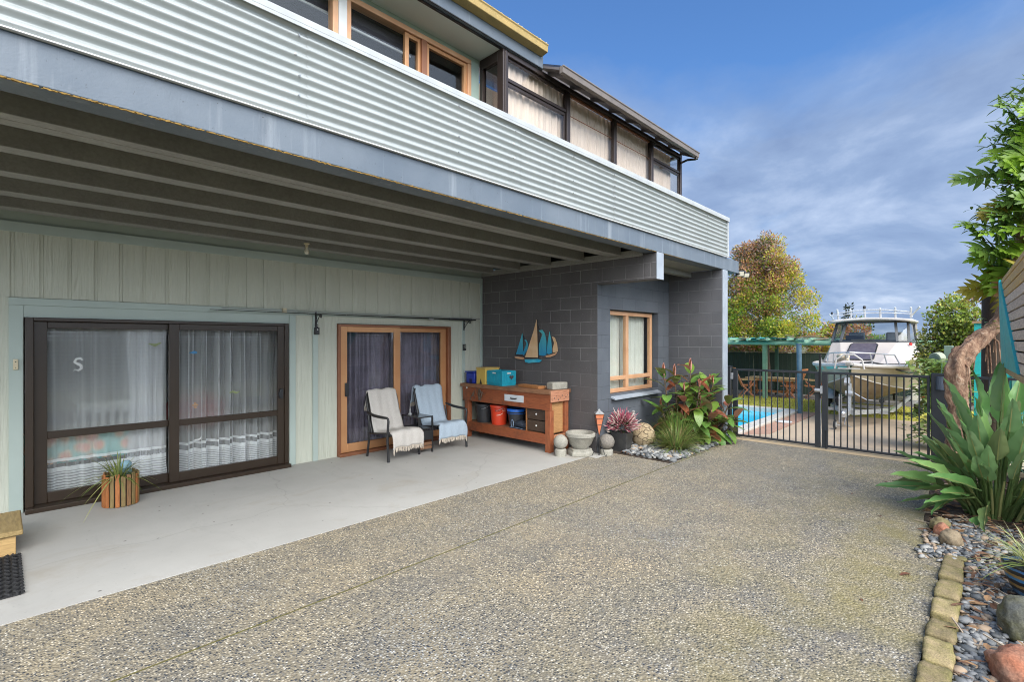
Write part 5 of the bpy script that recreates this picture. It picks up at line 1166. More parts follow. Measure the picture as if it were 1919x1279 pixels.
for k in range(16):
    a = rr.uniform(0,6.3); z = rr.uniform(1.9,3.6); r = rr.uniform(.4,1.0); c, s = math.cos(a), math.sin(a)
    b.tube([(0,0,z),(c*r*.5,s*r*.5,z+.5),(c*r,s*r,z+.9+rr.random())], [.07,.045,.015], 6)
part('trunk', b, wood('mottled_bark', (.22,.16,.11), (.11,.075,.055), 'Z', 6, .9, .8), t)
cl = []
for k in range(150):
    z = rr.uniform(1.9,5.65); f = (z-1.9)/3.9
    wl, wr = 1.9*(1-max(0,f-.35)**1.5*1.35), 2.12*(1-max(0,f-.18)**1.35*1.12)     # toward the house / toward the boat
    x = rr.uniform(-1,1); w = wl if x > 0 else wr
    cl.append((rr.uniform(-1.2,.9)*(1-.6*f), x*max(.12,w-.25)+.1, z, rr.uniform(.20,.42)))
for k in range(50):
    z = rr.uniform(2.2,5.0); f = (z-1.9)/3.9; cl.append((-.9*(1-.6*f)+rr.uniform(-.2,.2), rr.uniform(-1.1,1.1)*(1-.7*f), z, rr.uniform(.22,.38)))
part('crown', crown(MB(), cl, 56000, .05, .12, 9, tree_pick, .5), TG, t, smooth=0)
def shrub(name, label, cat, loc, clumps, n, L0, L1, seed, mats, wts, W=.6):
    t = thing(name, label, cat, loc)
    b = MB(); b.tube([(0,0,0),(0,.02,clumps[0][2])], [.05,.03], 7)
    for c in clumps[:8]: b.tube([(0,0,.1),(c[0]*.5,c[1]*.5,c[2]*.6),(c[0],c[1],c[2])], [.03,.02,.008], 5)
    part('trunk', b, pm('shrub_bark', (.12,.085,.06), (.08,.055,.04)), t)
    part('crown', crown(MB(), clumps, n, L0, L1, seed, lambda rr, p, q: rr.choices(range(len(mats)), wts)[0], W), mats, t, smooth=0); return t
rr = random.Random(12)
shrub('rusty_shrub', 'rust and orange leaved shrub behind the fence beside the boat', 'shrub', (21.4,4.15,YZ), [(rr.uniform(-.5,.5), rr.uniform(-.75,.75), rr.uniform(1.4,2.55), rr.uniform(.25,.42)) for _ in range(16)], 6000, .06,.13, 3, [TG[3],TG[2],TG[4],TG[0]], (5,2,2,1))
shrub('green_shrub', 'green shrub behind the fence to the left of the boat cabin', 'shrub', (22.4,3.35,YZ), [(rr.uniform(-.4,.4), rr.uniform(-.45,.45), rr.uniform(1.5,2.45), rr.uniform(.25,.4)) for _ in range(12)], 4200, .06,.12, 4, [TG[0],TG[1],TG[2]], (4,3,1))
for k, y in enumerate((6.2,7.4,8.6)): shrub('hedge_shrub', ('low rusty hedge shrub along the fence left of the tree trunk','low rusty hedge shrub along the fence by the house wall','low rusty hedge shrub behind the house corner')[k], 'shrub', (21.2,y,YZ), [(rr.uniform(-.4,.4), rr.uniform(-.7,.7), rr.uniform(1.3,1.95), .3) for _ in range(9)], 3200, .06,.12, 14+k, [TG[3],TG[2],TG[0],TG[4]], (3,2,2,2))
t = thing('sapling', 'thin dark sapling showing above the left end of the boat cabin', 'tree', (22.6,3.9,YZ))
b = MB(); b.tube([(0,0,0),(.02,.0,2.2),(0,.03,3.35)], [.03,.02,.006], 6); part('trunk', b, pm('sapling_bark', (.08,.07,.06)), t)
part('crown', crown(MB(), [(0,0,3.1,(.12,.12,.3)),(0,.05,2.6,.14),(0,.12,2.85,.1)], 240, .07,.14, 5, lambda rr, p, q: 0), [leafmat('sapling_leaf', (.035,.05,.03), (.05,.07,.04))], t, smooth=0)
for k, (x, y, h, lab) in enumerate(((24,.6,2.0,'olive green bush beyond the fence right of the boat'),(25,-.4,2.1,'yellow green bush beyond the fence near the ivy hedge'))):
    shrub('background_bush', lab, 'bush', (x,y,YZ), [(rr.uniform(-.6,.6), rr.uniform(-.8,.8), rr.uniform(.9,h-.3), .45) for _ in range(12)], 4200, .07,.14, 30+k, [TG[2],TG[0],TG[1]], (3,3,2))
IV = [leafmat('ivy_green', (.22,.31,.045), (.29,.38,.06)), leafmat('ivy_yellow', (.54,.50,.11), (.44,.43,.09)), leafmat('ivy_dark', (.07,.10,.03), (.09,.12,.035)), leafmat('ivy_rust', (.20,.11,.05), (.16,.09,.04))]
t = thing('ivy_hedge', 'tall rounded ivy covered hedge between the boat and the teal fence', 'hedge', (14.05,.46,YZ))
cl = [(rr.uniform(-.35,.35), rr.uniform(-.50,.50), rr.uniform(.9,2.6), rr.uniform(.22,.36)) for _ in range(34)] + [(0,.1,2.75,.24),(0,-.25,2.65,.26),(0,.35,2.45,.26),(0,0,1.8,.55),(0,.2,1.3,.5),(0,-.2,1.3,.5)]
b = MB(); b.tube([(0,0,0),(0,.05,2.4)], [.09,.05], 8)
for c in cl[:10]: b.tube([(0,0,.4),(c[0]*.6,c[1]*.6,c[2]*.7),(c[0],c[1],c[2])], [.04,.025,.01], 5)
part('trunk', b, pm('hedge_bark', (.12,.085,.06), (.08,.055,.04)), t)
part('crown', crown(MB(), cl, 17000, .04, .09, 15, lambda rr, p, q: rr.choices((0,1,2,3), (5,3.2,2.2,1.2))[0], .75), IV, t, smooth=0)
HY = [leafmat('pale_shrub_leaf', (.42,.50,.19), (.34,.44,.14)), leafmat('mid_shrub_leaf', (.20,.32,.07), (.25,.37,.09)), leafmat('shrub_leaf_yellow', (.42,.38,.12), (.36,.34,.1))]
t = thing('leafy_shrub', 'broad pale green leafy shrub growing behind the right gate post', 'shrub', (11.75,.66,YZ+.1))
b = MB(); rr = random.Random(17); bs = MB()
for k in range(900):
    p = Vector((rr.gauss(0,.20), rr.gauss(0,.20), rr.uniform(.0,1.52))); a = rr.uniform(0,6.3); b.k = rr.choices((0,1,2), (4,4,1.2))[0]
    b.leaf(p, (math.cos(a), math.sin(a), rr.uniform(-.1,.5)), (0,0,1), rr.uniform(.13,.22), rr.uniform(.07,.10), rr.uniform(.1,.7), .25, 4)
    if k % 75 == 0: bs.tube([(p.x*.3,p.y*.3,-.1), (p.x*.7,p.y*.7,p.z*.6), tuple(p)], .007, 5)
part('leaves', b, HY, t, smooth=60); part('stem', bs, M['pgreen'], t)
t = thing('utility_post', 'short grey green post with a round lamp head in front of the ivy hedge', 'post', (12.9,.62,YZ))
m_ = pm('grey_green_metal', (.18,.25,.20), (.14,.20,.17), 5, .6)
part('post', MB().box(-.06,.06,-.10,.04,0,1.86), m_, t, bevel=.01)
b = MB(); b.cyl((-.13,.17,1.60),(-.02,.10,1.62),.115,n=20); b.bar((0,.13,1.60),(0,.02,1.60),.04,.04); part('lamp_head', b, pm('pale_lamp_rim', (.42,.44,.34), (.36,.40,.3)), t)
b = MB(); b.cyl((-.138,.175,1.598),(-.131,.171,1.60),.095,n=20); part('lens', b, m_, t)

# ------------------------------------------------------------------ boat on its trailer
BL = (13.32,2.28,YZ+.0); BR = R(1)
BT_ = thing('motor_boat', 'white and tan aluminium cabin boat with rod holders on the roof, bow towards the gate', 'boat', BL, BR)
import itertools
ST = [(0,.04,1.50,.02,1.26,1.22),(.25,.36,1.47,.20,1.16,.86),(.6,.70,1.45,.44,1.05,.60),(1.1,.98,1.44,.72,.94,.48),(1.8,1.15,1.44,.96,.84,.42),(3.0,1.19,1.45,1.02,.78,.40),(5.4,1.16,1.47,1.0,.76,.40)]
def at(s):
    for a, c in zip(ST, ST[1:]):
        if s <= c[0]:
            f = (s-a[0])/(c[0]-a[0]); f2 = f*f*(3-2*f)*.35 + f*.65; return [a[i]+(c[i]-a[i])*f2 for i in range(6)]
    return list(ST[-1])
xs = [5.4*(k/26)**1.5 for k in range(27)]
def hull(fn, nv):
    b = MB()
    for s in (-1, 1):
        vs = []
        for x in xs:
            q = at(x)
            for j in range(nv+1): y, z = fn(q, j/nv); vs.append((x, s*y, z))
        fs = [(i*(nv+1)+j, (i+1)*(nv+1)+j, (i+1)*(nv+1)+j+1, i*(nv+1)+j+1) for i in range(len(xs)-1) for j in range(nv)]
        b.add(vs, fs)
    return b
M['hullt'] = pm('tan_hull_topside', (.33,.28,.19), (.42,.38,.29), 1.2, .45); M['hullbt'] = pm('tan_hull_bottom', (.25,.19,.11), (.20,.15,.09), 2, .5); M['gel'] = pm('white_gelcoat', (.60,.575,.54), (.53,.50,.47), 2, .3)
b = hull(lambda q, t: (q[3]*t, q[5]+(q[4]-q[5])*t), 3); part('hull', b, M['hullbt'], BT_, smooth=50)
b = hull(lambda q, t: (q[3]+(q[1]-q[3])*t, q[4]+(q[2]-q[4])*t), 4); part('topsides', b, M['hullt'], BT_, smooth=50)
b = MB()
vs = []
for x in (.03,.25,.5,.8,1.2,1.7,2.2):
    q = at(x)
    for t_ in (.72,.98): vs.append((x, (q[3]+(q[1]-q[3])*t_)+.006, q[4]+(q[2]-q[4])*t_))
b.add(vs, [(2*i,2*i+2,2*i+3,2*i+1) for i in range(6)]); part('colour_band', b, pm('turquoise_band', (.10,.48,.44), (.14,.55,.5), 3, .4), BT_)
b = MB()
for s in (-1, 1):
    b.tube([(at(x)[0], s*at(x)[3], at(x)[4]) for x in xs], .018, 6)
part('chine_strip', b, M['gel'], BT_)
b = MB()
for s in (-1, 1): b.tube([(at(x)[0], s*(at(x)[1]+.015), at(x)[2]) for x in xs], .045, 8)
part('gunwale', b, M['gel'], BT_)
b = MB(); b.grid(lambda u, v: (xs[0]+5.3*u**1.5, (2*v-1)*at(5.3*u**1.5)[1]*.98, at(5.3*u**1.5)[2]+.015+.03*(1-(2*v-1)**2)), 24, 4); part('deck', b, M['gel'], BT_)
# cabin
A = [(1.35,.42,1.49),(1.35,-.42,1.49),(2.55,.66,2.02),(2.55,-.66,2.02),(2.6,1.10,1.48),(2.6,-1.10,1.48),(2.75,.90,2.02),(2.75,-.90,2.02),(4.3,1.08,1.48),(4.3,-1.08,1.48),(4.3,.94,2.04),(4.3,-.94,2.04),(1.8,.88,1.485),(1.8,-.88,1.485)]
b = MB(); b.add(A, [(0,2,3,1),(0,12,2),(1,3,13),(12,4,6,2),(13,3,7,5),(4,8,10,6),(5,7,11,9)]); part('cabin', b, pm('warm_white_gelcoat', (.58,.52,.47), (.52,.465,.425), 2, .35), BT_, smooth=0)
# windscreen
T_ = [(2.98,.58,2.60),(2.98,-.58,2.60),(3.16,.84,2.60),(3.16,-.84,2.60),(4.3,.88,2.58),(4.3,-.88,2.58)]
Bm = [(2.58,.66,2.03),(2.58,-.66,2.03),(2.77,.90,2.03),(2.77,-.90,2.03),(4.3,.94,2.05),(4.3,-.94,2.05)]
b = MB()
for i, j in ((0,0),(1,1),(2,2),(3,3),(4,4),(5,5)): b.bar(Bm[i], T_[j], .06, .05)
for R_ in (T_, Bm):
    for i, j in ((0,1),(0,2),(1,3),(2,4),(3,5)): b.bar(R_[i], R_[j], .05, .06)
b.bar((2.62,.40,2.10),(2.60,-.15,2.10),.02,.02)
part('window_frame', b, pm('grey_window_frame', (.07,.075,.08), (.10,.105,.11), 5, .4), BT_)
gl = glassmat('boat_glass', (.66,.71,.73), 1.75)
b = MB(); b.box(2.72,3.05,-.80,.80,2.02,2.09); b.box(2.95,3.1,.15,.6,2.09,2.22); part('dashboard', b, M['dplastic'], BT_, bevel=.02)
for s_ in (-.5,.42): b = MB(); b.box(3.55,3.70,s_-.2,s_+.2,1.6,2.32); b.box(3.3,3.7,s_-.2,s_+.2,1.5,1.68); part('seat', b, pm('pale_boat_seat', (.5,.5,.5)), BT_, bevel=.04)
b = MB(); b.box(4.28,4.32,-.92,.92,1.5,2.12); part('bulkhead', b, M['gel'], BT_)
for a in ((0,1,1,0),(0,2,2,0),(1,3,3,1),(2,4,4,2),(3,5,5,3)):
    b = MB(); b.add([Bm[a[0]], Bm[a[1]], T_[a[2]], T_[a[3]]], [(0,1,2,3)]); part('window_pane', b, gl, BT_, smooth=0)
b = MB(); b.grid(lambda u, v: (2.72+1.85*u, (2*v-1)*.98, 2.655+.07*(1-(2*v-1)**2)), 4, 10); o = part('roof', b, M['gel'], BT_, smooth=60); mm = o.modifiers.new('t', 'SOLIDIFY'); mm.thickness = .07
b = MB()
for s in (-1, 1): b.bar((4.35,s*.95,1.5),(4.35,s*.93,2.62),.06,.05)
part('cabin_post', b, M['gel'], BT_)
b = MB(); b.add([(1.32,.05,1.735),(1.32,-.42,1.735),(2.25,-.46,1.985),(2.25,.10,1.985)], [(0,1,2,3)])
b = MB()
def onfront(u, v, o=.012): return (1.35+1.2*v-o*.8, u, 1.49+.53*v+o*.6)
b.prism([(.34,.14),(.38,.20),(.37,.86),(.32,.93),(-.20,.93),(-.25,.86),(-.26,.20),(-.22,.14)], lambda u, v, s: onfront(u, v, .004 if s == 0 else .03)); part('hatch', b, pm('smoky_hatch', (.085,.075,.10), (.12,.105,.13), 7, .25), BT_, smooth=0)
b = MB(); p = [(.34,.14),(.38,.20),(.37,.86),(.32,.93),(-.20,.93),(-.25,.86),(-.26,.20),(-.22,.14),(.34,.14)]; b.tube([onfront(u, v, .025) for u, v in p], .016, 6); part('hatch_frame', b, M['black'], BT_)
# roof rack and rod holders
b = MB(); al = pm('white_rod_holder', (.68,.69,.70), (.6,.61,.62), 5, .35, metal=.2)
b.tube([(2.95,-.95,2.72),(2.9,-.9,2.86),(2.85,-.4,2.93),(2.83,0,2.95),(2.85,.4,2.93),(2.9,.9,2.86),(2.95,.95,2.72)], .016, 8)
b.tube([(2.9,-.96,2.80),(2.86,-.4,2.85),(2.84,0,2.86),(2.86,.4,2.85),(2.9,.96,2.80)], .012, 8)
for k, y in enumerate((-.92,-.58,-.24,.12,.46,.78)): b.tube([(2.98,y,2.70),(2.86-.02*(k%2),y*1.01,2.99)], .026, 8)
b.tube([(2.98,-.92,2.74),(2.80,-1.12,2.98)], .022, 8); b.tube([(2.95,.9,2.72),(2.9,1.0,2.86)], .016, 8)
part('rod_rack', b, al, BT_)
b = MB(); b.lathe([(0,0),(.035,0),(.04,.05),(.03,.08),(0,.09)], (2.84,.12,2.98), 12); b.lathe([(0,0),(.03,0),(.03,.06),(0,.07)], (3.0,.95,2.86), 10); part('navigation_light', b, M['black'], BT_)
# bow rail, anchor roller, rope, cleats
b = MB()
b.tube([(.75,.62,1.48),(.70,.58,1.74),(.35,.40,1.77),(.10,.02,1.79),(.30,-.36,1.77),(1.0,-.76,1.72),(1.25,-.84,1.48)], .016, 8)
for (x, y) in ((.35,.40),(.14,.05),(.30,-.36),(.68,-.58)): b.tube([(x+.12,y*1.1,1.47),(x,y,1.765)], .014, 6)
part('bow_rail', b, M['alu'], BT_)
b = MB(); b.tube([(-.10,.30,1.40),(-.12,.26,1.62),(-.10,.10,1.74),(-.10,-.10,1.74),(-.12,-.26,1.62),(-.10,-.30,1.40)], .020, 8); b.tube([(-.12,0,1.40),(-.10,.02,1.74)], .018, 8); b.box(-.20,.3,-.07,.07,1.50,1.54); b.box(-.16,-.06,-.22,.22,1.40,1.425); b.cyl((-.18,-.05,1.56),(-.18,.05,1.56),.045,n=12); part('bow_roller', b, M['gel'], BT_)
b = MB(); b.tube([(-.2,.02,1.6),(.1,.06,1.70),(.5,.14,1.68),(.7,.30,1.60),(.85,.5,1.52)], [.03,.045,.06,.05,.03], 8); b.rock((.55,.25,1.68),(.28,.12,.07),2,.3,2,5); part('canvas_roll', b, pm('cream_canvas', (.60,.50,.36), (.5,.42,.3)), BT_)
b = MB(); b.tube([(.5,-.12,1.52),(.52,-.35,1.55),(.7,-.52,1.50),(.86,-.80,1.38),(1.2,-1.02,1.28),(1.7,-1.17,1.30),(2.0,-1.20,1.46)], .022, 7); part('mooring_rope', b, M['dplastic'], BT_)
b = MB()
for s in (-1, 1): b.bar((2.45,s*1.12,1.47),(2.45,s*1.14,1.56),.03,.05); b.bar((2.36,s*1.14,1.56),(2.54,s*1.14,1.56),.03,.03)
b.box(1.75,1.85,-1.05,-.99,1.49,1.56); part('cleat', b, M['white'], BT_)
b = MB(); b.cyl((2.62,-.93,1.98),(2.60,-.96,1.98),.04,n=12); part('side_light', b, M['red'], BT_)
BT_.scale = (1,.93,.945)
# trailer
TR = thing('boat_trailer', 'galvanised boat trailer with a small jockey wheel under the cabin boat', 'trailer', BL, BR)
b = MB()
for s in (-1, 1): b.bar((-.20,s*.08,.36),(1.5,s*.62,.30),.06,.10); b.bar((1.5,s*.62,.30),(5.2,s*.66,.30),.06,.10)
b.bar((-.75,.0,.37),(.3,.0,.37),.09,.09)
for x in (.9,1.9,3.0,4.2,5.1): b.bar((x,-.62,.29),(x,.62,.29),.06,.07)
part('chassis', b, M['steel'], TR)
b = MB(); b.bar((-.12,0,.40),(-.04,0,1.0),.09,.07); b.bar((-.04,0,.95),(.22,0,.78),.06,.06); b.cyl((-.10,-.07,.78),(-.10,.07,.78),.06,n=12); b.bar((-.12,.04,.98),(-.02,.04,1.10),.10,.10); part('winch_post', b, M['steel'], TR)
b = MB(); b.tube([(-.10,-.08,.80),(-.14,-.22,.72),(-.18,-.34,.66),(-.18,-.44,.67)], .013, 6); part('winch_handle', b, M['alu'], TR)
jk = MB(); jk.bar((-.50,.10,.16),(-.50,.10,.74),.055,.055); jk.cyl((-.50,.10,.74),(-.50,.10,.78),.03); part('jockey_stand', jk, M['steel'], TR)
b = MB(); b.tube([(-.50+.085*math.cos(a),.20,.105+.085*math.sin(a)) for a in [2*math.pi*k/20 for k in range(21)]], .024, 8, False); jw = part('jockey_wheel', b, M['rubber'], TR)
b = MB(); b.cyl((-.50,.175,.105),(-.50,.225,.105),.066,n=18); b.bar((-.50,.10,.105),(-.50,.22,.105),.03,.03); part('rim', b, M['white'], jw)
b = MB(); b.bar((-.88,0,.37),(-.74,0,.37),.08,.08); b.lathe([(0,0),(.05,0),(.055,.05),(.03,.09),(0,.10)], (-.84,0,.36), 12); part('coupling', b, M['alu'], TR)
b = MB(); b.tube([(-.6,-.03,.33),(-.55,-.05,.12),(-.4,-.1,.06),(-.35,.05,.10),(-.3,.02,.32)], .010, 5); part('safety_chain', b, M['steel'], TR)
for s in (-1, 1):
    b = MB(); b.tube([(3.4+.25*math.cos(a), s*.98, .31+.25*math.sin(a)) for a in [2*math.pi*k/24 for k in range(25)]], .08, 10, False); w = part('wheel', b, M['rubber'], TR)
    b = MB(); b.cyl((3.4,s*.93,.31),(3.4,s*1.04,.31),.185,n=20); part('rim', b, M['steel'], w)
    b = MB(); b.grid(lambda u, v: (3.4-.36*math.cos(math.pi*u), s*(.85+.24*v), .32+.36*math.sin(math.pi*u)), 14, 2); part('mudguard', b, M['steel'], TR)
b = MB(); b.box(3.05,3.07,-1.15,-.87,.42,.78); part('reflector_board', b, M['white'], TR); b = MB(); b.box(3.035,3.049,-1.14,-1.06,.48,.72); part('reflector', b, M['red'], TR)
for x in (1.2,3.6):
    for s in (-1, 1): b = MB(); b.bar((x,s*.45,.34),(x,s*.45,.50+.03*(x>2)),.05,.05); b.cyl((x-.08,s*.45,.53),(x+.08,s*.45,.53),.05); part('roller', b, M['dplastic'], TR)
# ------------------------------------------------------------------ garden bed on the right
b = MB(); b.prism([(-2,.265),(5.38,.265),(6.08,.455),(8.84,.545),(8.84,-2.5),(-2,-2.5)], lambda u, v, s: (u, v, -.2 if s == 0 else -.004)); struct('garden_soil', b, M['soil'])
M['edgeb'] = pm('mossy_edge_brick', (.36,.275,.15), (.22,.195,.065), 9, .95, bump=.9, bscale=70, fine=.45, var=.2)
rr = random.Random(2); xs_ = [5.10,4.79,4.46,4.13,3.82,3.53,3.26,3.0]
for k, x in enumerate(xs_):
    w = (.27,.26,.27,.26,.25,.24,.22,.22)[k]
    b = MB(); rough_box(b, (0,0,0), (w+.012, .128, .09), (rnd.uniform(-.05,.05), rnd.uniform(-.07,.07), 0), k+1)
    lab = ['first mossy edging brick beside the small rocks','second mossy edging brick from the small rocks','third mossy edging brick from the small rocks','fourth mossy edging brick from the small rocks','fifth mossy edging brick, level with the mossy grey rock','sixth mossy edging brick, just nearer than the mossy grey rock','seventh mossy edging brick beside the orange rock','edging brick at the bottom edge of the photo'][k]
    o = single('edging_brick', b, M['edgeb'], lab, 'brick', (x-.03, .203, -.008+rnd.uniform(-.01,.012)), R(rnd.uniform(-5,5)), 'mossy bricks edging the garden bed', smooth=70)
def rbed(r):
    x = r.uniform(2.4, 6.25); y = r.uniform(-.55, .13 if x < 5.2 else .30)
    return (x, y, -.004 + .020*r.random())
pebbles('pebbles', 5600, rbed, .009, .026, 14, (5,4,1.6,1.4))
pebbles('pebbles', 160, lambda r: (r.uniform(5.0,5.75), r.uniform(.2,.42), r.uniform(.0,.02)), .012, .025, 15, (2,1,3,5))
def bigrock(loc, r, label, m, seed, amp=.22, rz=0): b = MB(); b.rock((0,0,0), r, 4, amp, 1.5, seed); return single('garden_rock', b, m, label, 'rock', loc, rz, smooth=80)
ORK = pm('orange_ironstone', (.46,.17,.09), (.36,.20,.13), 7, .85, bump=.8, bscale=30, bdist=.01, fine=.35)
bigrock((3.56,-.11,.045), (.15,.125,.10), 'orange red ironstone rock in the bottom corner of the garden bed', ORK, 3)
bigrock((4.12,-.16,.07), (.17,.13,.14), 'mossy grey rock under the striped blue pot', pm('mossy_grey_rock', (.20,.20,.17), (.15,.14,.06), 8, .9, bump=.9, bscale=30, bdist=.01, fine=.4), 8)
bigrock((5.50,.235,.045), (.085,.075,.085), 'small tan rock at the end of the edging bricks', pm('tan_rock', (.33,.26,.17), (.24,.18,.11), 12, .9, bump=.8, bscale=40, fine=.3), 11)
bigrock((5.68,.30,.04), (.07,.06,.075), 'small reddish rock behind the tan rock', ORK, 13)
bigrock((5.88,.33,.04), (.08,.07,.07), 'small olive brown rock beside the bird of paradise', pm('olive_rock', (.26,.21,.10), (.18,.15,.07), 12, .9, bump=.8), 17)
bigrock((5.75,-.30,.03), (.13,.07,.05), 'flat orange stone behind the striped pot', ORK, 21)
LIT = [pm('bark_chip', (.17,.085,.045), (.10,.05,.03), 30, .9), pm('dry_leaf', (.33,.20,.10), (.25,.14,.07), 30, .9), pm('pale_twig', (.42,.34,.25), (.34,.27,.2), 30, .9)]
b = MB(); rr = random.Random(3)
for k in range(1150):
    x = rr.uniform(5.5, 8.3) if k < 900 else rr.uniform(3,5.5); y = rr.uniform(-.75, .42) if k < 900 else rr.uniform(-.5,.13); b.k = rr.choices((0,1,2), (5,3,1.4))[0]; a = rr.uniform(0,6.3); h = rr.uniform(0,.035) + (.018 if k >= 900 else 0)
    if b.k == 2: b.bar((x,y,h),(x+.14*math.cos(a),y+.14*math.sin(a),h+.02*rr.random()), .007,.007)
    else: b.leaf((x,y,h), (math.cos(a), math.sin(a), rr.uniform(-.1,.3)), (rr.gauss(0,.3),rr.gauss(0,.3),1), rr.uniform(.05,.12), rr.uniform(.015,.04), .1, .2, 3)
struct('leaf_litter', b, LIT, 0, 'stuff')
# striped pot with its plant
t = thing('striped_pot', 'dark blue glazed pot with ochre and blue stripes at the right edge', 'plant pot', (4.66,-.235,.0))
m, N, L, bb = nmat('striped_glaze'); bb.inputs['Roughness'].default_value = .3; s = N.new('ShaderNodeSeparateXYZ'); tc = N.new('ShaderNodeTexCoord'); L.new(tc.outputs['Object'], s.inputs[0])
z = mth(N, L, 'MULTIPLY_ADD', noi(N, L, tc.outputs['Object'], 40, 3), .016, mth(N, L, 'SUBTRACT', s.outputs[2], .008))
L.new(rmp(N, L, mth(N, L, 'MULTIPLY', z, 4), [(0,(.30,.10,.08)),(.10,(.012,.014,.02)),(.24,(.03,.12,.26)),(.34,(.012,.014,.02)),(.44,(.30,.19,.06)),(.52,(.012,.014,.02)),(.62,(.05,.20,.42)),(.70,(.30,.19,.06)),(.78,(.012,.014,.02)),(.88,(.05,.16,.36)),(.95,(.012,.014,.02))], 'CONSTANT'), bb.inputs['Base Color'])
b = MB(); b.lathe([(0,0),(.10,0),(.13,.06),(.165,.14),(.185,.22),(.19,.25),(.178,.25),(.165,.21),(0,.20)], n=36); part('body', b, m, t)
STR = [leafmat('variegated_cream', (.56,.56,.28), (.48,.50,.22)), leafmat('variegated_green', (.20,.27,.07), (.26,.32,.10))]
t = thing('variegated_grass', 'cream and green striped grass growing in the striped blue pot', 'plant', (4.66,-.235,.215))
part('blades', tuft(150, .30, 1.25, .011, 41, STR, .8, 0, .08), STR, t, smooth=60)

# bird of paradise
SL = [leafmat('paradise_leaf', (.15,.34,.10), (.22,.42,.13), (.20,.34,.14), 5, .36, .35), leafmat('paradise_leaf_light', (.27,.48,.14), (.34,.54,.18), (.22,.33,.15), 5, .38, .3), leafmat('paradise_leaf_dull', (.19,.30,.12), (.23,.32,.11), (.19,.24,.10), 5, .45, .25), leafmat('paradise_stem', (.10,.17,.05), (.15,.21,.07)), leafmat('paradise_rib', (.42,.42,.17), (.34,.36,.13))]
t = thing('bird_of_paradise', 'large bird of paradise plant with broad green leaves in the garden bed', 'plant', (6.75,-.02,-.01))
rr = random.Random(77); b = MB(); bs = MB()
vl = Vector((-.695,.719,0)); vf = Vector((.719,.695,0))
def paradise(root, tip, L_, W_, k, sag, fold, twist):
    """petiole from root to tip, then a blade carrying on along it"""
    mid = root*.45 + tip*.55 + Vector((0,0,.10)); pts = [root, root*.62+mid*.38+Vector((0,0,.03)), mid, tip]
    d = (tip - mid).normalized()
    bs.k = 3; bs.tube(pts, [.017,.013,.010,.008], 6, False)
    side = d.cross(Vector((0,0,1))); side = side.normalized() if side.length > .05 else Vector((1,0,0))
    up = (side.cross(d)).normalized()*math.cos(twist) + side*math.sin(twist)
    r = d.cross(up).normalized(); u = r.cross(d).normalized(); n = 9; vs = []; fs = []
    for i in range(n+1):
        q = i/n; w = W_/2*min(1,(q+.04)*4.5)**.6*max(0,1-q)**.62*1.22 if i < n else .002
        c = tip + d*(L_*(q - .08*q*q)) - u*(sag*L_*q*q)
        e = .010*math.sin(q*19+k)
        for sgn in (-1, -.5, 0, .5, 1): vs.append(c + r*(w*sgn) + u*(fold*w*abs(sgn)**1.3 + e*abs(sgn)))
    for i in range(n):
        o = 5*i
        for j in range(4): fs.append((o+j, o+j+1, o+5+j+1, o+5+j))
    b.k = rr.choices((0,1,2), (5,2.6,1.8))[0]; b.add(vs, fs)
    bs.k = 4; bs.tube([vs[5*i+2] + u*.003 for i in range(n)], [.0075*(1-.75*i/n) for i in range(n)], 4, False)
# (screen-left, depth, height) of the blade bases, blade length, width
for (l, dp, z, L_, W_) in [(.10,.05,.95,.46,.16),(-.10,.0,1.0,.46,.17),(-.26,.1,.88,.5,.17),(-.36,-.05,.70,.45,.16),(.24,.1,.78,.46,.15),(.34,.0,.62,.50,.15),(.45,-.1,.54,.48,.14),(.52,.05,.40,.45,.13),(.40,-.15,.36,.50,.14),(.52,.1,.60,.40,.13),(.30,-.2,.50,.42,.15),(.16,-.2,.62,.38,.14),(.02,-.15,.72,.36,.14),(-.14,-.2,.66,.40,.15),(-.06,.15,.80,.4,.15),(.18,.2,.86,.42,.15),(-.28,-.25,.46,.42,.15),(.08,-.25,.42,.42,.14),(-.40,.1,.95,.42,.17),(.55,-.05,.22,.42,.12),(.36,-.22,.20,.42,.13),(.48,.15,.30,.45,.13),(-.20,-.3,.34,.36,.13),(.22,-.1,.34,.42,.14),(.02,.1,.55,.40,.14),(-.45,-.15,.60,.40,.15),(-.5,.0,.8,.45,.16),(.60,.08,.12,.36,.10),(.0,-.3,.26,.35,.12),(.30,.18,.70,.42,.14),(.46,.0,.47,.44,.13),(.20,-.15,.55,.42,.15),(.12,0,.70,.44,.15),(-.33,.2,1.05,.42,.16),(.62,-.05,.45,.42,.14),(.64,.1,.34,.44,.14),(.58,-.15,.26,.42,.13),(.60,.0,.62,.38,.13),(.44,-.2,.66,.40,.14),(.36,.1,.82,.40,.15),(.28,-.25,.72,.36,.15),(.66,.05,.20,.40,.12),(.10,-.3,.58,.40,.16),(-.08,-.32,.50,.40,.16),(-.24,-.3,.60,.42,.17),(.46,-.25,.10,.40,.12),(-.34,-.28,.74,.42,.17),(.20,-.3,.86,.30,.13)]:
    tip = vl*l*.74 + vf*dp + Vector((0,0,z*(1.02 if l < .25 else .84))); root = vl*(l*.30+rr.uniform(-.05,.05)) + vf*(dp*.4+rr.uniform(-.06,.06))
    paradise(root, tip, L_*rr.uniform(1.0,1.25), W_*rr.uniform(.85,1.1), rr.uniform(0,6), rr.uniform(.0,.16), rr.uniform(.3,.8), rr.uniform(-.75,.75))
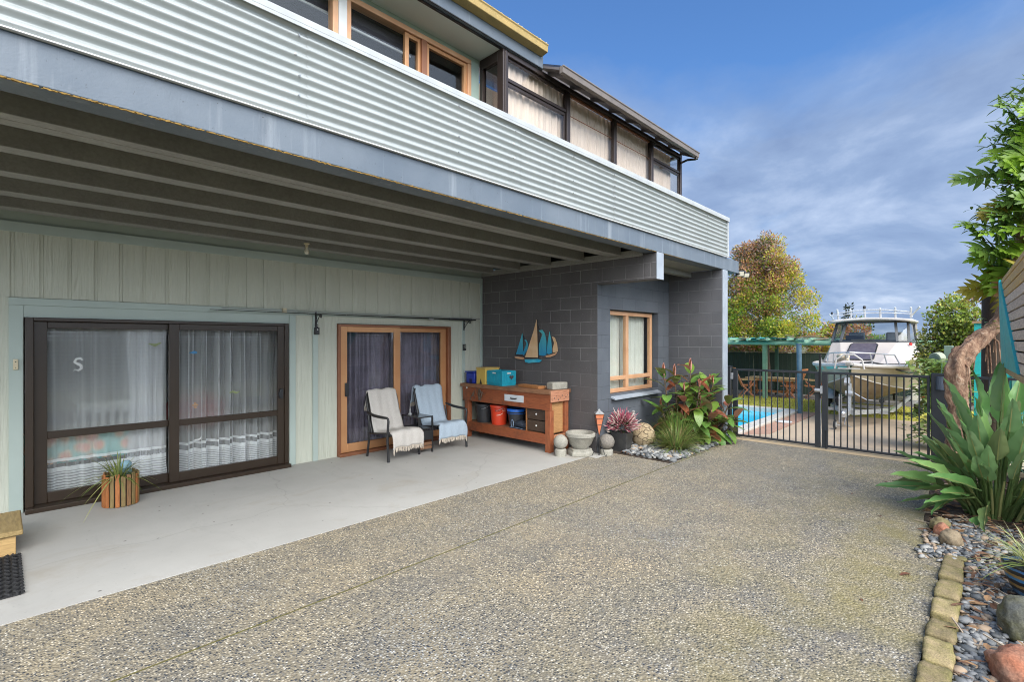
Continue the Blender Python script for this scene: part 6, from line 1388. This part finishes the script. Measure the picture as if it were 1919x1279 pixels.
for k in range(26):
    l = rr.uniform(-.55,.62); z = rr.uniform(.25,.95)*(1-.35*abs(l)); dp = rr.uniform(-.3,.25); tip = vl*l*.72 + vf*dp + Vector((0,0,z*.95)); paradise(vl*(l*.3) + vf*dp*.4, tip, rr.uniform(.38,.52), rr.uniform(.10,.15), k, rr.uniform(0,.15), rr.uniform(.3,.8), rr.uniform(-.8,.8))
for k in range(40):
    a = rr.uniform(0,6.3); root = Vector((.16*math.cos(a), .20*math.sin(a), 0)); bs.k = rr.choice((3,3,4)); q = root*2.2 + Vector((0,0,rr.uniform(.2,.5))); bs.tube([root, (root+q)/2+Vector((0,0,.05)), q], [.016,.012,.006], 6, False)
part('leaves', b, SL, t, smooth=60); part('stem', bs, SL, t)
fl = [pm('orange_bract', (.70,.16,.03), (.60,.22,.04), 20, .5), pm('red_bract', (.55,.06,.03), (.45,.12,.05), 14, .5), leafmat('green_bract', (.14,.20,.05), (.20,.20,.05))]
for (l, dp, z) in ((.02,-.33,.74),(-.47,-.2,.86),(-.48,-.25,.52)):
    b = MB(); base = vl*l + vf*dp; b.k = 2; b.tube([vl*l*.5 + vf*dp*.5, base + Vector((0,0,z*.6)), base + Vector((0,0,z-.12))], [.012,.010,.012], 6); b.tube([base + Vector((0,0,z-.14)), base + Vector((0,0,z-.05))], [.013,.016], 7)
    b.k = 1; b.tube([base + Vector((0,0,z-.05)), base + vl*.01 + Vector((0,0,z+.0)), base + vl*.03 + Vector((0,0,z+.10))], [.016,.014,.003], 7)
    b.k = 0; b.leaf(base + Vector((0,0,z-.02)), vl*.4 + Vector((0,0,1)), vf, .14, .03, -.1, .4, 4); b.leaf(base + Vector((0,0,z-.02)), -vl*.3 + Vector((0,0,1)), -vf, .12, .025, -.1, .4, 4)
    part('flower', b, fl, t)

# tree with gnarled trunk and big lobed leaves
PL = [leafmat('lobed_leaf', (.26,.43,.045), (.37,.54,.07), (.38,.54,.08), 4, .38, .5), leafmat('lobed_leaf_dark', (.12,.22,.04), (.17,.27,.05), (.14,.22,.05), 4, .35, .3), leafmat('lobed_leaf_yellow', (.36,.28,.03), (.26,.24,.035), (.34,.27,.05), 4, .45, .3), leafmat('lobed_leaf_brown', (.26,.12,.04), (.30,.17,.05), (.26,.13,.05), 4, .5, .2)]
t = thing('tree_philodendron', 'tree philodendron with a gnarled bent trunk and big lobed leaves above the slatted screen', 'tree', (8.28,.24,-.01))
m, N, L, bb = nmat('gnarled_bark'); bb.inputs['Roughness'].default_value = .9; vec = coords(N, L)
v = N.new('ShaderNodeTexVoronoi'); v.inputs['Scale'].default_value = 13; L.new(coords(N, L, (1,1,.55)), v.inputs['Vector'])
f_ = noi(N, L, coords(N, L, (1,1,.45)), 17, 9, .75, 1.4)
c = rmp(N, L, f_, [(.30, (.06,.033,.024)), (.44, (.30,.17,.11)), (.58, (.50,.32,.21)), (.72, (.68,.55,.43))]); L.new(mix(N, L, rmp(N, L, v.outputs['Distance'], [(.1, .6), (.3, 0.0)]), c, (.12,.065,.045)), bb.inputs['Base Color'])
bmp(N, L, bb, mth(N, L, 'ADD', f_, v.outputs['Distance']), 1.0, .03)
o0 = Vector((8.28,.24,-.01))
tp = [Vector((8.26,.28,-.02)),Vector((8.25,.29,.55)),Vector((8.24,.30,1.0)),Vector((8.22,.31,1.32)),Vector((8.27,.25,1.52)),Vector((8.38,.13,1.68)),Vector((8.50,.0,1.84)),Vector((8.60,-.10,2.02)),Vector((8.66,-.16,2.25)),Vector((8.72,-.22,2.6)),Vector((8.80,-.30,3.3)),Vector((8.9,-.38,4.1))]
tr = [.12,.10,.095,.11,.105,.09,.075,.07,.06,.05,.04,.02]
# densify
def dens(P_, Q_, n):
    pts, rs = [], []
    for i in range(len(P_)-1):
        for j in range(n):
            f = j/n; p0 = P_[max(i-1,0)]; p1 = P_[i]; p2 = P_[i+1]; p3 = P_[min(i+2,len(P_)-1)]
            pts.append(.5*((2*p1)+(p2-p0)*f+(2*p0-5*p1+4*p2-p3)*f*f+(3*p1-p0-3*p2+p3)*f**3)); rs.append(Q_[i]+(Q_[i+1]-Q_[i])*f)
    return pts + [P_[-1]], rs + [Q_[-1]]
pp, rq = dens(tp, tr, 14)
b = MB(); b.tube([p - o0 for p in pp], rq, 32)
for i, vtx in enumerate(b.v):
    k = i//32; c0 = pp[min(k, len(pp)-1)] - o0; d = Vector(vtx) - c0; n_ = noise.fractal(Vector((vtx[0]*9, vtx[1]*9, vtx[2]*4.5)), .9, 2, 6); n2 = math.sin(math.atan2(d.y, d.x)*5 + vtx[2]*3)*.10
    b.v[i] = tuple(c0 + d*(1 + .36*n_ + n2))
for k in range(9):
    q = rr.randrange(35, 108); p = pp[q]-o0; a = rr.uniform(0,6.3); b.tube([p, p+Vector((.12*math.cos(a),.12*math.sin(a),-.10)), p+Vector((.16*math.cos(a),.16*math.sin(a),-.45))], [.014,.010,.006], 6)
part('trunk', b, m, t, smooth=80)
b = MB(); bs = MB()
def lobed(base, d, up, L_, k, yel=0):
    d = d.normalized(); r = d.cross(up); r = r.normalized() if r.length > .05 else d.orthogonal().normalized(); u = r.cross(d).normalized()
    b.k = k; n = 6; sag = rr.uniform(.05,.35)
    def mid(q): return base + d*(L_*(q-.1*sag*q*q)) - u*(sag*L_*q*q*.6)
    pts = [mid(i/n) for i in range(n+1)]
    vs = []; fs = []
    for i in range(n+1):
        w = L_*.085*(1-.75*i/n); vs += [pts[i]-r*w+u*.01, pts[i], pts[i]+r*w+u*.01]
    for i in range(n): o = 3*i; fs += [(o,o+1,o+4,o+3),(o+1,o+2,o+5,o+4)]
    b.add(vs, fs)
    for i in range(0, n):
        q = (i+.35)/n; wl = L_*(.56*math.sin(math.pi*min(1,.25+.68*q))**.8)*rr.uniform(.75,1.1)
        for s in (-1, 1):
            dd = (r*s*(1-.45*q) + d*(.35+.75*q) + u*rr.uniform(-.05,.15)).normalized()
            b.leaf(mid(q), dd, u, wl*rr.uniform(.8,1.15), L_*.15*rr.uniform(.75,1.2), rr.uniform(.0,.35), .25*s*0+.2, 4, lambda t: (.55+.75*math.sin(math.pi*t**.8))*(1-t)**.45 + .02)
    b.leaf(mid(.97), d - u*.6*sag, u, L_*.22, L_*.12, .3, .2, 4)
    bs.tube(pts[:-1], [.007*(1-.8*i/n) for i in range(n)], 4, False)
cr = Vector((8.75,-.25,2.6)) - o0
LV = []
def lmax(z): return .17 + .24*math.exp(-((z-.35)/.38)**2) - .13*max(0, z-.9)      # crown edge on the driveway side
for k in range(165):
    z = rr.uniform(-.2,1.9); l = rr.uniform(-1.1, lmax(z)-.12); LV.append((l, z, rr.uniform(-.45,.45)))
for k in range(46):
    z = rr.uniform(-.1,2.0) if k < 34 else rr.uniform(-.3,.1); LV.append((lmax(z)-rr.uniform(.0,.16), z, rr.uniform(-.3,.2)))
for (l, z, dp) in LV:
    base = cr + vl*(l-.08) + vf*dp + Vector((0,0,z)); edge = max(0, min(1, (l+.1)/.4))
    out = vl*(rr.gauss(.15,.7) + .9*edge) + vf*rr.uniform(-.9,.2) + Vector((0,0,rr.gauss(-.1,.55)))
    face = -vf*rr.uniform(.3,1.2) + Vector((0,0,rr.uniform(.1,1))) + vl*rr.gauss(0,.4)
    k = rr.choices((0,1,2,3), (6,3,.3,.15))[0]
    if z < .0: k = rr.choice((2,2,3,0))
    lobed(base, out, face, rr.uniform(.32,.52), k)
    st = cr + Vector((0,0,max(-.2, z-.35))) - vl*.25; bs.tube([st, (st+base)/2 + Vector((0,0,.08)), base], [.011,.009,.006], 5, False)
for k in range(260):
    z = rr.uniform(.5,2.2); l = rr.uniform(-1.0, lmax(z)+.06)
    p = cr + vl*l + vf*rr.uniform(-.3,.3) + Vector((0,0,z)); b.k = rr.choice((0,1,1))
    for j in range(7): b.leaf(p + Vector((rr.gauss(0,.05),)*3), (rr.gauss(0,1), rr.gauss(0,1), rr.gauss(.4,.8)), (0,0,1), rr.uniform(.10,.20), rr.uniform(.026,.045), .2, .2, 4)
part('leaves', b, PL, t, smooth=60); part('stem', bs, leafmat('petiole', (.20,.20,.06), (.26,.18,.07)), t)

# slatted screen with a teal end
P0, P1 = Vector((7.75,-.09,0)), Vector((4.8,-.205,0)); dv = (P1-P0).normalized(); nv = Vector((-dv.y,dv.x,0))
if nv.y < 0: nv = -nv
t = thing('slatted_screen', 'weathered timber slat screen with a teal painted end raised above the garden bed', 'screen', tuple(P0))
M['slat'] = wood('silvery_slat', (.80,.66,.55), (.66,.53,.43), 'X', 4, .8, .4, var=.12); M['slatl'] = wood('lichen_slat', (.72,.47,.14), (.68,.53,.38), 'X', 5, .9, .5)
rzs = math.atan2(dv.y, dv.x); ZT, ZB, UC, UE = 2.37, 1.44, 2.25, 2.9
def sp_(u, z, n=0): return dv*u + nv*n + Vector((0,0,z))
z = ZB + .002
while z < ZT - .03:
    u0 = UC*(ZT-z-.04)/(ZT-ZB) + .03
    if u0 < UE - .1:
        z1 = min(z+.076, ZT); ua, ub = UC*(ZT-z)/(ZT-ZB)+.012, UC*(ZT-z1)/(ZT-ZB)+.012
        vs = [sp_(ua,z,.012), sp_(UE,z,.012), sp_(UE,z1,.012), sp_(ub,z1,.012)]; vs += [q - nv*.022 for q in vs]
        b = MB(); b.add(vs, [(3,2,1,0),(4,5,6,7),(0,1,5,4),(1,2,6,5),(2,3,7,6),(3,0,4,7)]); part('slat', b, M['slatl'] if z > ZT-.24 else M['slat'], t, smooth=0, bevel=.003)
    z += .0885
b = MB()
for q in (.5,1.5,2.6): b.obox(sp_(q, 1.16, -.55), (.07,.07,2.36), (0,0,rzs)); b.bar(sp_(q,1.6,-.55), sp_(q,1.6,-.05), .05, .05); b.bar(sp_(q,2.1,-.55), sp_(q,2.1,-.05), .05, .05)
part('post', b, pm('dark_post', (.05,.045,.04), (.07,.06,.05)), t)
b = MB(); vs = [sp_(.52,ZB-.055,.02), sp_(UE,ZB-.055,.02), sp_(UE,ZB-.004,.02), sp_(.50,ZB-.004,.02)]; vs += [q - nv*.06 for q in vs]; b.add(vs, [(3,2,1,0),(4,5,6,7),(0,1,5,4),(1,2,6,5),(2,3,7,6),(3,0,4,7)]); part('bottom_rail', b, wood('tan_bottom_rail', (.55,.38,.19), (.45,.30,.14), 'X', 5), t, bevel=.004)
b = MB(); vs = [sp_(.56,ZB,-.03), sp_(UE,ZB,-.03), sp_(UE,ZT-.02,-.03), sp_(.08,ZT-.02,-.03)]; vs += [q - nv*.01 for q in vs]; b.add(vs, [(3,2,1,0),(4,5,6,7),(0,1,5,4),(1,2,6,5),(2,3,7,6),(3,0,4,7)]); part('backing', b, M['under'], t)
M['teal'] = pm('teal_paint', (.02,.52,.50), (.03,.43,.43), 3, .5, fine=.15)
for (a0, a1) in (((.0,.50),(.045,1.28)), ((.06,1.31),(.10,UC))):
    vs = [sp_(a0[1],ZB,.030), sp_(a1[1],ZB,.030), sp_(a1[0],ZT,.030), sp_(a0[0],ZT,.030)]; vs += [q - nv*.03 for q in vs]
    b = MB(); b.add(vs, [(3,2,1,0),(4,5,6,7),(0,1,5,4),(1,2,6,5),(2,3,7,6),(3,0,4,7)]); part('end_board', b, M['teal'], t, smooth=0, bevel=.004)
# low retaining wall, teal fence and posts behind
b = MB(); b.box(5.6,8.3,-.82,-.76,-.1,.9)
for k in range(5): b.box(5.6,8.3,-.76,-.752,.02+.17*k,.18+.17*k)
single('retaining_wall', b, M['fence'], 'dark timber retaining wall in shadow below the slatted screen', 'wall', (0,0,0))
t = thing('teal_fence', 'teal board fence standing behind the gnarled trunk', 'fence', (11.6,-.3,YZ))
b = MB()
for k in range(6): b.box(-.012,.012,-.45+.16*k,-.45+.16*k+.155,0,2.25)
part('palings', b, M['teal'], t); part('capping', MB().box(-.04,.04,-.47,.53,2.251,2.29), wood('fence_capping', (.45,.30,.18), (.36,.22,.12), 'Y', 5), t)
b = MB(); b.box(-.05,-.013,-.02,.05,0,2.25); part('batten', b, pm('green_batten', (.12,.32,.24), (.16,.36,.28)), t)
b = MB(); b.box(-.012,.012,-.10,.33,2.30,2.62); b.box(-.012,.012,-.45,-.16,2.30,2.55); part('lattice', b, pm('blue_panel', (.02,.26,.42), (.03,.34,.46), 4, .6), t)
t = thing('round_post', 'dark round timber pole behind the bend of the gnarled trunk', 'post', (10.4,-.02,-.2))
b = MB(); b.tube([(0,0,0),(0,0,1.5),(.01,0,2.62)], [.13,.125,.12], 16); part('pole', b, wood('dark_pole', (.075,.05,.034), (.04,.028,.02), 'Z', 5, .8, .5), t)
b = MB()
for k in range(26):
    a = rr.uniform(0,6.3); b.leaf((rr.uniform(-.12,.12), rr.uniform(-.15,.15), 2.0+rr.uniform(-.08,.1)), (math.cos(a), math.sin(a), .4), (0,0,1), .12, .03, .3, .2, 4)
single('bromeliad', b, IV[0], 'small bright green tuft growing on the bend of the gnarled trunk', 'plant', (8.5,-.02,-.12), smooth=60)
for k, (x, y, h, lab) in enumerate(((9.6,-.25,1.1,'bushy green plant below the teal fence'),(8.75,-.55,.8,'dark leafy plant in the shade under the slatted screen'))):
    t = thing('garden_shrub', lab, 'plant', (x,y,-.05)); b = MB(); bs = MB()
    for j in range(150):
        p = Vector((rr.gauss(0,.18), rr.gauss(0,.2), rr.uniform(.1,h))); a = rr.uniform(0,6.3); b.k = rr.choice((0,1)); b.leaf(p, (math.cos(a), math.sin(a), rr.uniform(-.1,.6)), (0,0,1), rr.uniform(.10,.18), .06, .3, .25, 4)
        if j % 10 == 0: bs.tube([(p.x*.2,p.y*.2,-.1), tuple(p)], .006, 5)
    part('leaves', b, [HY[1], IV[2]], t, smooth=60); part('stem', bs, M['pgreen'], t)
# the boundary on the camera's side, seen only as a reflection in the doors
t = thing('boundary_fence', 'brown slatted boundary fence facing the patio, reflected in the door glass', 'fence', (0,-8.5,0))
b = MB()
for k in range(20): b.box(-14,14,-.02,.02,.05+.14*k,.05+.14*k+.125)
part('slats', b, M['slat'], t)

b = MB()
for (x, y, a, L_) in ((4.6,.42,2.5,.09),(5.9,.75,1,.05),(6.6,1.1,3,.05),(3.9,.6,.4,.04),(5.2,1.9,2,.04),(7.4,.9,.3,.06)): b.leaf((x,y,.006), (math.cos(a), math.sin(a), .15), (0,0,1), L_, L_*.38, .2, .35, 4)
single('fallen_leaves', b, leafmat('fallen_leaf', (.16,.06,.04), (.22,.10,.05)), 'few dry brown leaves scattered on the driveway beside the edging bricks', 'dead leaves', smooth=60)
